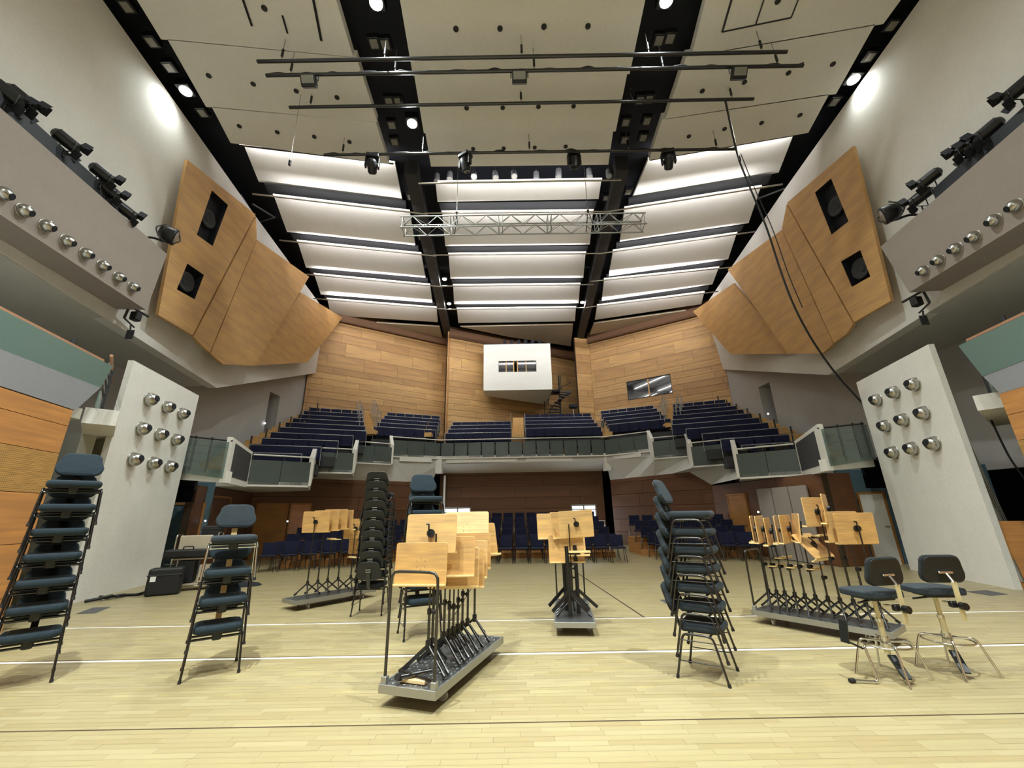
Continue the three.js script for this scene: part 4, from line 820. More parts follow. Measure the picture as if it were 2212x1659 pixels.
{
  const xr = [-8.1, -7.9, -7.7, -7.5, -7.3, -7.7, -8.1, -8.5, -8.9, -9.25];
  for (let k = 0; k < 10; k++) {
    const z0 = -15.0 - 0.92 * k, x0 = -10.1 - 0.215 * k, y = 3.98 + 0.425 * k, x1 = xr[k];
    seatRow(x0, z0, x1, z0 - (x1 - x0) * 0.36, y, ordinalWord[k], 'gallery stair', 'case side block', 'seats on the case side');
    const w = -xr[k] + 0.55;
    seatRow(w, z0 - (10.6 + 0.215 * k - w) * 0.36 + 0.15, 10.6 + 0.215 * k, z0 + 0.15, y, ordinalWord[k], 'gallery stair', 'stool side block', 'seats on the stool side', true, true);
  }
  for (let k = 0; k < 5; k++) {
    const y = 8.0 - 0.42 * k, dz = 0.92 * k;
    seatRow(-8.15 + 0.12 * k, -25.6 + dz, -4.95 + 0.1 * k, -26.9 + dz, y, ordinalWord[4 - k], 'railed aisle', 'narrow block by the oak corner', 'seats of the narrow block by the oak corner');
    seatRow(5.95 - 0.1 * k, -26.7 + dz, 9.1 - 0.12 * k, -25.4 + dz, y + 0.1, ordinalWord[4 - k], 'railed aisle', 'narrow block under the window', 'seats of the narrow block under the window', true, true);
  }
  for (let k = 0; k < 4; k++) {
    const y = 7.55 - 0.42 * k, dz = 0.92 * k;
    seatRow(-3.95, -26.35 + dz + 0, -0.1, -26.4 + dz, y - 0.1, ordinalWord[3 - k], 'middle aisle', 'block below the booth', 'seats of the middle block below the booth', true, true);
    seatRow(0.75, -26.4 + dz, 5.2, -26.35 + dz, y + 0.12, ordinalWord[3 - k], 'middle aisle', 'block below the spiral stair', 'seats of the middle block below the stair');
  }
  seatRow(0.75, -27.4, 5.4, -27.3, 8.1, 'top', 'middle aisle', 'block below the spiral stair', 'top row seats below the stair', false);
}
// aisle stairs of pale wood with railings
function aisle(a, b, w, n, label, posts) {
  const t = thing('aisle_stair', label, 'stairs');
  for (let k = 0; k < n; k++) { const p = lerp3(a, b, k / (n - 1)); part('step', [box(w, 0.24, Math.abs(b[2] - a[2]) / n + 0.1, p[0], p[1] - 0.12, p[2])], M.step, t); }
  for (let k = 0; k < posts; k++) for (const s of [-1, 1]) {
    const p = lerp3(a, b, (k + 0.3) / posts), x = p[0] + s * (w / 2 + 0.08);
    part('railing', [bent([[x, p[1], p[2] + 0.25], [x, p[1] + 0.85, p[2] + 0.25], [x, p[1] + 1.05, p[2] - 0.3], [x, p[1] + 0.2, p[2] - 0.3]], 0.02, 0.05, 5)], M.alu, t);
  }
}
aisle([-7.742, 6.015, -21.6], [-9.457, 7.865, -25.2], 0.75, 8, 'pale wooden aisle stair with metal railings beside the oak wall corner', 5);
aisle([0.296, 5.987, -23.3], [0.366, 7.732, -27], 0.7, 6, 'pale wooden middle aisle stair below the white booth', 1);
aisle([8.568, 6.098, -21.6], [10.263, 7.844, -25], 0.75, 8, 'pale wooden aisle stair with metal railings under the oak wall window', 5);
aisle([-4.799, 6.05, -23], [-5.647, 7.842, -27], 0.4, 6, 'narrow wooden aisle stair beside the protruding oak wall edge', 0);
aisle([5.357, 5.881, -22.8], [6.309, 7.509, -26.5], 0.4, 6, 'narrow wooden aisle stair below the oak return wall', 0);
// side stairs along the gallery walls
function sideStair(s, label, off) {
  const t = thing('gallery_stair', label, 'stairs');
  for (let k = 0; k < 16; k++) {
    const z = -14.6 - 0.58 * k, x = s * (off + 0.085 * k), y = 3.3 + 0.268 * k;
    part('step', [box(1.2, 0.3, 0.62, x, y - 0.15, z)], M.step, t);
    if (k % 2 === 0) part('post', [bar([x - s * 0.62, y, z], [x - s * 0.62, y + 0.85, z], 0.035)], std({ color: 0x3a2d25, roughness: 0.6 }), t);
  }
}
sideStair(-1, 'pale wooden gallery stair with dark posts by the gallery door on the case side', 10.7);
sideStair(1, 'pale wooden gallery stair with dark posts by the gallery door on the stool side', 11.35);

// ---------- projection booth, spiral stair, tripod ----------
{
  const t = thing('projection_booth', 'white boxy projection booth with a strip window on the oak wall', 'booth');
  const a = [-1.969, 13.108, -26.8], b = [2.768, 13.159, -26.8], c = [2.675, 9.732, -26.8], d = [-1.923, 9.685, -26.8];
  const w0 = [-0.919, 11.849, -26.8], w1 = [1.728, 11.868, -26.8], w2 = [1.699, 11.037, -26.8], w3 = [-0.925, 11.019, -26.8];
  const x0 = a[0], x1 = b[0], yt = (a[1] + b[1]) / 2, yb = (c[1] + d[1]) / 2, wy0 = (w2[1] + w3[1]) / 2, wy1 = (w0[1] + w1[1]) / 2;
  const z = -26.8;
  part('upper_front', [box(x1 - x0, yt - wy1, 0.12, (x0 + x1) / 2, (yt + wy1) / 2, z)], M.booth, t);
  part('front_side', [box(w0[0] - x0, wy1 - wy0, 0.12, (x0 + w0[0]) / 2, (wy0 + wy1) / 2, z)], M.booth, t);
  part('front_side', [box(x1 - w1[0], wy1 - wy0, 0.12, (x1 + w1[0]) / 2, (wy0 + wy1) / 2, z)], M.booth, t);
  part('lower_front', [box(x1 - x0, wy0 - yb, 0.12, (x0 + x1) / 2, (yb + wy0) / 2, z)], M.booth, t);
  part('side_wall', [box(0.12, yt - yb, 1.1, x0 + 0.06, (yt + yb) / 2, z - 0.5)], M.booth, t); part('side_wall', [box(0.12, yt - yb, 3.7, x1 - 0.06, (yt + yb) / 2, z - 1.85)], M.booth, t);
  part('underside', [slabTo([[x0, yb, z], [x1, yb, z], [x1 - 0.3, yb - 0.3, z - 2.9], [x0 + 0.2, yb - 0.08, z - 1.1]], 0.1, [0, -1, 0])], M.booth, t);
  part('roof', [box(x1 - x0, 0.1, 1.1, (x0 + x1) / 2, yt, z - 0.5)], M.darkGrey, t);
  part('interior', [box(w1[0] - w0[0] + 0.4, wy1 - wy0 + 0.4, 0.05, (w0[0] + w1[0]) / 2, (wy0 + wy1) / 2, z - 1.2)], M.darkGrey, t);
  const n = 5, W = w1[0] - w0[0];
  [0.2, 0.4, 0.5, 0.73].forEach((u) => part('mullion', [box(0.06, wy1 - wy0, 0.06, w0[0] + u * W, (wy0 + wy1) / 2, z - 0.02)], M.step, t));
  [[0, 0.2], [0.2, 0.4], [0.5, 0.73], [0.73, 1]].forEach(([p, q]) => part('pane', [box((q - p) * W - 0.06, wy1 - wy0, 0.02, w0[0] + (p + q) / 2 * W, (wy0 + wy1) / 2, z - 0.05)], M.darkGlass, t));
  for (let k = 0; k < 6; k++) {
    const s = thing('booth_spotlight', 'small dark spotlight standing on the white booth roof', 'stage light', 'spotlights on the booth roof', [x0 + 1.5 + k * 0.5, yt + 0.05, z - 0.2]);
    part('stand', [bar([0, 0, 0], [0, 0.14, 0], 0.03)], M.darkGrey, s); part('body', [new THREE.CylinderGeometry(0.14, 0.1, 0.26, 12).rotateX(1.9).translate(0, 0.24, 0)], M.black, s);
  }
}
{
  const c = [3.557, 8.616, -29.3], top = [3.699, 11.249, -29.3], t = thing('spiral_stair', 'dark metal spiral stair between the booth and the oak return wall', 'stairs');
  const yb = 7.4, yp = 10.259;
  part('column', [bar([c[0], yb, -29.3], [c[0], yp + 1.3, -29.3], 0.06)], M.darkGrey, t);
  const N = 15; for (let k = 0; k < N; k++) { const an = 0.4 + k * 0.42, y = yb + (yp - yb) * (k + 1) / N; part('tread', [box(0.85, 0.05, 0.26, 0.45, 0, 0).rotateY(an).translate(c[0], y, -29.3)], M.midGrey, t); }
  const hr = []; for (let k = 0; k <= 20; k++) { const an = 0.4 + k * 0.31, y = yb + (yp - yb) * k / 20 + 0.95; hr.push([c[0] + 0.87 * Math.cos(an), y, -29.3 - 0.87 * Math.sin(an)]); }
  part('handrail', [tube(hr, 0.025, 6, 80)], M.darkGrey, t);
  part('platform', [box(1.5, 0.14, 0.9, c[0] - 0.75, yp, -29.3)], M.black, t);
  part('platform_post', [bar([c[0] + 0.1, yp, -28.9], [c[0] + 0.1, yp + 1.2, -28.9], 0.03), bar([c[0] - 1.2, yp - 2, -29], [c[0], yp - 0.5, -29], 0.03), bar([c[0] - 1.2, yb, -29], [c[0] - 1.2, yp, -29], 0.03)], M.darkGrey, t);
  const d = [4.315, 8.288, -28], p = thing('follow_spot', 'dark follow spot on a pale stand in front of the oak return wall', 'stage light', null, [d[0], 7.2, -28]);
  part('stand', [bar([0, 0, 0], [0, 1.4, 0], 0.04), bar([0, 0, 0], [0.3, -0.2, 0.2], 0.03), bar([0, 0, 0], [-0.3, -0.2, 0.2], 0.03)], M.alu, p); part('body', [rbox(0.6, 0.28, 0.36, 0.08, 0, 1.6, 0)], M.black, p);
}

// ---------- walls below the balcony ----------
const brownRows = () => 0.62;
boardWall('wall_rear_centre', [-4.25, -23.9], [5.1, -23.9], 0, 3.95, brownRows, 3.1, M.brownWall, 51, null);
boardWall('wall_rear_left', [-10.983, -17.6], [-4.42, -22.4], 0, 3.3, brownRows, 3.4, M.brownWall, 57);
boardWall('wall_rear_right', [5.3, -22.9], [8.586, -18.2], 0, 3.3, brownRows, 3.4, M.brownWall, 61);
boardWall('wall_low_left', [-9.784, -12.9], [-10.983, -17.6], 0, 2.62, () => 2.62, 1.6, M.brownWall, 65);
boardWall('wall_low_right', [8.586, -18.2], [9.256, -12.6], 0, 2.62, () => 2.62, 1.9, M.brownWall, 69);
struct('wall_low_end', [wall([9.256, -12.6], [10.288, -12.75], 0, 2.62, 0.1)], M.brownWall[0]);
struct('wall_stage_back_left', [wall([-13.4, -12.3], [-9.784, -13.6], 0, 2.75, 0.1)], M.blueGrey);
struct('wall_stage_back_right', [wall([10.288, -13.3], [13.9, -12.2], 0, 2.75, 0.1)], M.blueGrey);
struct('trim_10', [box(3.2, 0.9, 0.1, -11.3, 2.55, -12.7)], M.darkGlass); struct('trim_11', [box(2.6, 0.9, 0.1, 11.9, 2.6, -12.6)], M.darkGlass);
// doors in the brown walls
function doorOn(a, b, u, w, h, name, mat, label) {
  const L = Math.hypot(b[0] - a[0], b[1] - a[1]), g = struct(name), t = Math.atan2(-(b[1] - a[1]), b[0] - a[0]);
  g.position.set(a[0], 0, a[1]); g.rotation.y = t;
  part('door_leaf', [box(w, h, 0.05, u * L, h / 2, 0.02)], mat, g, label);
  part('door_frame', [box(0.06, h + 0.06, 0.09, u * L - w / 2 - 0.03, h / 2, 0.02), box(0.06, h + 0.06, 0.09, u * L + w / 2 + 0.03, h / 2, 0.02), box(w + 0.12, 0.06, 0.09, u * L, h + 0.03, 0.02)], M.oakDark, g);
  part('door_handle', [bar([u * L + w * 0.38, 1.05, 0.05], [u * L + w * 0.38, 1.05, 0.1], 0.02), bar([u * L + w * 0.38, 1.05, 0.1], [u * L + w * 0.22, 1.05, 0.1], 0.016)], M.chrome, g);
}
const wl = [[-10.983, -17.6], [-4.42, -22.4]], wr = [[5.3, -22.9], [8.586, -18.2]], ll = [[-9.784, -12.9], [-10.983, -17.6]], lr = [[8.586, -18.2], [9.256, -12.6]];
doorOn(wl[0], wl[1], 0.1, 1.1, 2.15, 'door_3', M.oakDark, 'brown wooden door');
doorOn(wl[0], wl[1], 0.235, 0.75, 2.15, 'door_4', M.pink, 'pale pinkish door leaf');
doorOn(ll[0], ll[1], 0.36, 1.6, 2.3, 'door_5', M.brownWall[0], 'brown double door flush with the wall');
doorOn(lr[0], lr[1], 0.28, 1.0, 2.15, 'door_6', M.oakDark, 'dark brown door');
// grey sliding panels
for (let k = 0; k < 3; k++) {
  const u0 = 0.52 + k * 0.135, p = lerp3([lr[0][0], 0, lr[0][1]], [lr[1][0], 0, lr[1][1]], u0), q = lerp3([lr[0][0], 0, lr[0][1]], [lr[1][0], 0, lr[1][1]], u0 + 0.125);
  single('sliding_panel', [slabTo([[p[0] - 0.12, 0.02, p[2]], [q[0] - 0.12, 0.02, q[2]], [q[0] - 0.12, 2.3, q[2]], [p[0] - 0.12, 2.3, p[2]]], 0.05, [-1, 0, 0.5])], std({ color: 0x9c948c, roughness: 0.5 }), 'grey metal sliding panel standing against the brown wall behind the music stands', 'panel', 'grey sliding panels');
}
// stage-side doors between wall and towers
doorOn([-13.4, -12.3], [-9.784, -13.6], 0.82, 1.0, 2.05, 'door_7', M.blueGrey, 'blue grey door leaf');
doorOn([10.288, -13.3], [13.9, -12.2], 0.2, 0.6, 2.0, 'door_8', M.paper, 'white door leaf');
// tiny indicator lamps
for (const [p, label] of [[[-9.845, 1.556, -13.6], 'tiny bright indicator lamp on the brown double door'], [[-9.508, 1.464, -17.9], 'tiny bright indicator lamp on the pinkish door'], [[8.797, 1.511, -15.4], 'tiny bright indicator lamp on the dark door by the sliding panels'], [[10.807, 1.183, -13.2], 'tiny indicator lamp beside the white door leaf behind the tower with the stools']])
  single('indicator_lamp', [new THREE.SphereGeometry(0.035, 8, 6).translate(p[0], p[1], p[2])], M.pinGlow, label, 'light');
// daylit glazed doors at the rear
function daylitDoor(x0, x1, y1, z, name, label) {
  const g = struct(name);
  part('window_pane', [box((x1 - x0) / 2 - 0.08, y1 - 0.1, 0.02, x0 + (x1 - x0) * 0.25, y1 / 2, z)], M.dayGlow, g, label);
  part('window_pane', [box((x1 - x0) / 2 - 0.08, y1 - 0.1, 0.02, x0 + (x1 - x0) * 0.75, y1 / 2, z)], M.dayGlow, g, label);
  part('door_frame', [box(0.07, y1, 0.08, x0, y1 / 2, z), box(0.07, y1, 0.08, x1, y1 / 2, z), box(0.07, y1, 0.08, (x0 + x1) / 2, y1 / 2, z), box(x1 - x0, 0.07, 0.08, (x0 + x1) / 2, y1, z), box(x1 - x0, 0.05, 0.08, (x0 + x1) / 2, y1 * 0.88, z)], M.alu, g);
  const l = new THREE.RectAreaLight(0xeaf4ff, 5, x1 - x0, y1); l.name = 'daylight'; l.position.set((x0 + x1) / 2, y1 / 2, z + 0.06); l.rotation.y = Math.PI; g.add(l);
}
daylitDoor(-3.889, -2.461, 1.972, -23.8, 'window_2', 'bright daylit pane');
daylitDoor(3.216, 4.562, 1.999, -23.8, 'window_3', 'bright daylit pane');
{
  const p = [4.506, 0.597, -22.6], t = thing('display_rack', 'small white lit rack beside the daylit rear door', 'rack', null, [p[0], 0, -22.6]);
  part('upright', [bar([-0.25, 0, 0], [-0.25, 1.3, 0], 0.02), bar([0.25, 0, 0], [0.25, 1.1, 0], 0.02)], M.alu, t);
  for (let k = 0; k < 4; k++) part('shelf', [box(0.5, 0.04, 0.25, 0, 0.45 + k * 0.24, 0)], M.lineWhite, t);
}
struct('trim_12', [box(0.1, 2.4, 0.1, -3.85, 2.5, -23.2)], M.lineWhite);

// ---------- audience chairs on the floor ----------
const hallChair = thing('hall_chair', 'navy stacking chair in the audience rows', 'chair', 'audience chairs on the floor', [0, -50, 0]);
{
  part('seat', [rbox(0.46, 0.05, 0.44, 0.02, 0, 0.46, 0, 1)], M.navyDark, hallChair);
  part('backrest', [rbox(0.46, 0.36, 0.035, 0.015, 0, 0.68, -0.24, 1).rotateX(-0.12).translate(0, 0.02, 0.06)], M.navy, hallChair);
  for (const s of [-1, 1]) { part('leg', [bar([s * 0.2, 0.45, 0.12], [s * 0.24, 0, 0.24], 0.011, 6)], M.blackTube, hallChair); part('leg', [bar([s * 0.2, 0.86, -0.25], [s * 0.2, 0.5, -0.17], 0.011, 6), bar([s * 0.2, 0.5, -0.17], [s * 0.24, 0, -0.22], 0.011, 6)], M.blackTube, hallChair); }
}
const risers = struct('floor_risers');
let firstHall = true;
function hallRow(x0, z0, x1, z1, y, row, block, from, group) {
  const L = Math.hypot(x1 - x0, z1 - z0), n = Math.round(L / 0.56), turn = Math.atan2(-(z1 - z0), x1 - x0);
  for (let k = 0; k < n; k++) {
    const u = (k + 0.5) / n, at = [x0 + (x1 - x0) * u, y, z0 + (z1 - z0) * u], label = 'navy stacking chair, ' + ordinalWord[k] + ' from the ' + from + ', ' + row + ' row, ' + block;
    if (firstHall) { hallChair.position.set(...at); hallChair.rotation.y = turn; hallChair.userData.label = label; hallChair.userData.group = group; firstHall = false; }
    else copy(hallChair, at, turn + rr(-0.05, 0.05), label).userData.group = group;
  }
  if (y > 0.01) part('riser', [beam([x0, y / 2 - 0.003, z0], [x1, y / 2 - 0.003, z1], 0.95, y)], M.oakDark, risers);
}
for (let k = 0; k < 6; k++) {
  const y = k < 2 ? 0 : (k - 1) * 0.2;
  hallRow(-3.3, -15.35 - k * 0.98, 3.75, -14.75 - k * 0.98, y, ordinalWord[k], 'middle audience block', 'pinkish door side', 'chairs of the middle audience block');
  if (k < 5) hallRow(-8.1, -13.75 - k * 0.7, -4.3, -15.3 - k * 0.75, y, ordinalWord[k], 'block before the pinkish door', 'double door side', 'chairs of the audience block by the pinkish door');
  if (k < 5) hallRow(4.9, -15.4 - k * 0.8, 8.5, -14.3 - k * 0.75, y, ordinalWord[k], 'block before the dark door', 'middle gangway', 'chairs of the audience block by the dark door');
}
{
  const p = [0.129, 0.896, -19], t = thing('fabric_bag', 'small tan bag lying on a chair in the middle audience rows', 'bag', null, [p[0], p[1] - 0.2, p[2]]);
  part('body', [lathe([[0.001, 0], [0.2, 0.0], [0.23, 0.12], [0.17, 0.3], [0.05, 0.42], [0.001, 0.44]], 14)], std({ color: 0x8a6a44, roughness: 0.9 }), t); part('tie', [new THREE.TorusGeometry(0.06, 0.012, 6, 12).rotateX(1.57).translate(0, 0.4, 0)], M.copper, t);
}

// ---------- orchestra chairs in stacks ----------
function padGeo(w, h, r, t, taper = 0, bend = 0, bevel = 0.014) { // rounded cushion in the xy plane, thickness along z
  const s = new THREE.Shape(), a = w / 2, b = h / 2, q = a - taper;
  s.moveTo(-a + r, -b); s.lineTo(a - r, -b); s.quadraticCurveTo(a, -b, a, -b + r); s.lineTo(q, b - r); s.quadraticCurveTo(q, b, q - r, b); s.lineTo(-q + r, b); s.quadraticCurveTo(-q, b, -q, b - r); s.lineTo(-a, -b + r); s.quadraticCurveTo(-a, -b, -a + r, -b);
  const g = new THREE.ExtrudeGeometry(s, { depth: t - 2 * bevel, bevelEnabled: true, bevelThickness: bevel, bevelSize: bevel, bevelOffset: -bevel, bevelSegments: 3, curveSegments: 5 });
  g.translate(0, 0, -(t - 2 * bevel) / 2);
  if (bend) { const p = g.attributes.position; for (let i = 0; i < p.count; i++) { const x = p.getX(i); p.setZ(i, p.getZ(i) + bend * x * x); } g.computeVertexNormals(); }
  return g;
}
const G_seat = padGeo(0.46, 0.43, 0.11, 0.075, 0.0, 0, 0.03).rotateX(-Math.PI / 2);
const G_back = padGeo(0.43, 0.3, 0.11, 0.046, 0.03, 0.35, 0.02);
const G_shell = padGeo(0.40, 0.27, 0.08, 0.012, 0.03, 0.35, 0.004).translate(0, 0, -0.03);
function orchestraChair(o) {
  const t = thing('orchestra_chair', o.label, 'chair', o.group, o.at, o.turn);
  const F = o.frame ?? M.blackTube, S = o.seat ?? M.teal;
  part('seat', [G_seat], S, t).position.set(0, 0.455, 0.01);
  part('seat_shell', [rbox(0.36, 0.025, 0.34, 0.01, 0, 0.42, 0, 1)], M.shell, t);
  const b = part('backrest', [G_back], o.back ?? S, t); b.position.set(0, 0.71, -0.285); b.rotation.x = -0.34;
  if (o.shellBack) {
    part('back_shell', [padGeo(0.43, 0.31, 0.09, 0.012, 0.03, 0.35, 0.004).translate(0, 0, -0.027)], M.shell, b);
    part('grip', [bent([[-0.045, 0.035, -0.035], [-0.045, 0.035, -0.05], [0.045, 0.035, -0.05], [0.045, 0.035, -0.035]], 0.006, 0.008, 6), bent([[-0.045, 0.0, -0.035], [-0.045, 0.0, -0.05], [0.045, 0.0, -0.05], [0.045, 0.0, -0.035]], 0.006, 0.008, 6)], M.chrome, b, 'small chrome grip');
  } else part('back_shell', [G_shell], M.shell, b);
  part('back_stem', [beam([0, 0.41, -0.16], [0, 0.43, -0.235], 0.06, 0.014), beam([0, 0.42, -0.235], [0, 0.7, -0.32], 0.06, 0.014)], o.stem ?? F, t);
  for (const s of [-1, 1]) {
    part('side_frame', [bent([[s * 0.255, 0.012, 0.225], [s * 0.235, 0.4, 0.13], [s * 0.235, 0.4, -0.15], [s * 0.255, 0.012, -0.245]], 0.0115, 0.05, 8)], F, t);
    part('foot', [bar([s * 0.256, 0, 0.228], [s * 0.254, 0.03, 0.221], 0.016, 8), bar([s * 0.256, 0, -0.248], [s * 0.254, 0.03, -0.24], 0.016, 8)], M.rubber, t);
  }
  part('crossbar', [bar([-0.235, 0.39, 0.1], [0.235, 0.39, 0.1], 0.011), bar([-0.235, 0.39, -0.11], [0.235, 0.39, -0.11], 0.011), ...(o.post ? [bar([-0.25, 0.36, 0.13], [0.25, 0.36, 0.13], 0.013)] : [])], F, t);
  if (o.post) part('seat_mount', [rbox(0.09, 0.1, 0.14, 0.02, 0, 0.385, 0.1, 1), rbox(0.3, 0.03, 0.2, 0.01, 0, 0.42, 0.05, 1)], M.shell, t);
  else part('stretcher', [bar([-0.249, 0.16, 0.19], [-0.249, 0.16, -0.2], 0.005, 5), bar([0.249, 0.16, 0.19], [0.249, 0.16, -0.2], 0.005, 5)], F, t);
  return t;
}
const ordinals = ['lowest', 'second', 'third', 'fourth', 'fifth', 'sixth', 'seventh', 'eighth', 'ninth', 'tenth', 'eleventh'];
function stack(n, at, turn, pitch, shift, what, group, opt = {}) {
  const f = [Math.sin(turn), Math.cos(turn)];
  for (let k = 0; k < n; k++) {
    const o = typeof opt === 'function' ? opt(k) : opt, y = (opt.heights ? opt.heights[k] : k * pitch);
    orchestraChair({ ...o, group, label: (k === n - 1 ? 'topmost' : ordinals[k]) + ' ' + what, at: [at[0] + f[0] * shift * k + rr(-0.006, 0.006), y + 0.001, at[1] + f[1] * shift * k + rr(-0.006, 0.006)], turn: turn + rr(-0.02, 0.02) });
  }
}
stack(7, [-5.23, -4.95], 0.79, 0.26, 0.012, 'chair in the tall blue stack beside the wooden side wall', 'chairs of the stack by the wooden side wall', { post: true });
{
  const opt = (k) => ({ post: true, seat: k === 3 ? M.slate : M.teal, frame: k === 3 ? M.chrome : M.blackTube, stem: M.plyEdge }); opt.heights = [0, 0.27, 0.56, 0.92];
  stack(4, [-3.38, -5.2], 0.62, 0.29, 0.01, 'chair in the short blue stack topped by a chrome frame', 'chairs of the stack with the chrome frame', opt);
}
stack(10, [-2.53, -7.92], Math.PI + 0.06, 0.17, 0.004, 'black chair in the stack of chair backs with chrome grips', 'black chairs seen from behind in one stack', { shellBack: true, seat: M.blackFabric, back: M.blackFabric });
stack(8, [-1.37, -6.49], 0.42, 0.197, 0.008, 'blue chair in the stack behind the nearest stand trolley', 'blue chairs stacked behind the stand trolley', { stem: M.chrome });
stack(7, [1.97, -4.87], 0.965, 0.184, 0.006, 'slate chair in the stack showing its side beyond the empty floor', 'slate chairs stacked side-on', { seat: M.slate });

// ---------- music stands and trolleys ----------
const G_desk = padGeo(0.54, 0.4, 0.03, 0.014, 0, 0, 0.003), G_ledge = rbox(0.54, 0.014, 0.07, 0.005, 0, -0.198, 0.035, 1), G_lip = rbox(0.54, 0.02, 0.01, 0.004, 0, -0.19, 0.068, 1);
const G_disc = new THREE.CylinderGeometry(0.042, 0.042, 0.03, 20).rotateX(Math.PI / 2).translate(0, 0, -0.03), G_clutch = bent([[0, 0.0, -0.045], [0.015, 0.0, -0.06], [0.02, 0.09, -0.06], [0.05, 0.09, -0.06]], 0.009, 0.01, 5);
const G_screws = join([0, 1, 2, 3, 4, 5].map((k) => new THREE.CylinderGeometry(0.004, 0.004, 0.003, 6).rotateX(Math.PI / 2).translate(0.04 * Math.cos(k * 1.047 + 0.52) * 1.2, 0.05 * Math.sin(k * 1.047 + 0.52), 0.008)));
const woods = [M.birch, M.birch2, M.birch, M.birchPale];
function musicStand(o) { // o.at base point (top of the tray), axis turn, desk: bottom height, yaw, tilt, side
  const t = thing('music_stand', o.label, 'music stand', o.group, o.at, o.turn);
  const hub = o.hub ?? 0.235, w = o.wide ?? 0.25;
  for (const s of [-1, 1]) {
    part('leg', [bar([0, hub, 0], [s * w, 0.022, 0.1], 0.0135, 7), bar([s * w * 0.84, 0.05, 0.084], [s * w, 0.022, 0.1], 0.019, 7)], M.blackTube, t);
  }
  part('leg', [bar([0, hub, 0], [0.02, 0.022, -0.26], 0.0135, 7), bar([0.02, 0.04, -0.24], [0.02, 0.022, -0.26], 0.017, 7)], M.blackTube, t);
  part('hub', [new THREE.CylinderGeometry(0.026, 0.026, 0.075, 12).translate(0, hub, 0)], M.blackSatin, t);
  part('pole', [bar([0, hub, 0], [0, hub + (o.h - hub) * 0.55, 0], 0.0145, 8), bar([0, hub + (o.h - hub) * 0.5, 0], [0, o.h + 0.2, 0], 0.0095, 8)], M.blackTube, t);
  const kn = hub + (o.h - hub) * 0.55;
  part('height_knob', [new THREE.CylinderGeometry(0.022, 0.022, 0.05, 10).translate(0, kn, 0), bar([0, kn, 0], [0.05, kn, 0.01], 0.012, 6), new THREE.CylinderGeometry(0.024, 0.02, 0.026, 10).rotateZ(Math.PI / 2).translate(0.062, kn, 0.012)], M.blackSatin, t);
  const d = part('desk', [G_desk], o.wood ?? woods[Math.floor(rnd() * 4)], t);
  d.rotation.set(-(o.tilt ?? 0.16), o.yaw ?? 0, o.roll ?? 0, 'YXZ');
  const back = new THREE.Vector3(0, 0, 0.05).applyEuler(d.rotation);
  d.position.set(back.x + (o.dx ?? 0), o.h + 0.2, back.z);
  part('ledge', [G_ledge, G_lip], M.plyEdge, d);
  part('pivot_disc', [G_disc], M.blackSatin, d, 'black pivot disc'); part('clutch_lever', [G_clutch], M.blackSatin, d); part('screw', [G_screws], M.brushed, d);
  if (o.tray) { const y = o.tray; part('accessory_tray', [rbox(0.36, 0.014, 0.12, 0.005, 0.12, y, 0.03, 1), rbox(0.36, 0.012, 0.012, 0.004, 0.12, y + 0.02, 0.085, 1)], M.plyEdge, t, 'pale wooden accessory tray'); part('tray_clamp', [rbox(0.2, 0.03, 0.05, 0.01, 0.05, y - 0.02, 0, 1)], M.blackSatin, t); }
  return t;
}
const G_stud = new THREE.SphereGeometry(1, 6, 4).scale(0.024, 0.006, 0.009);
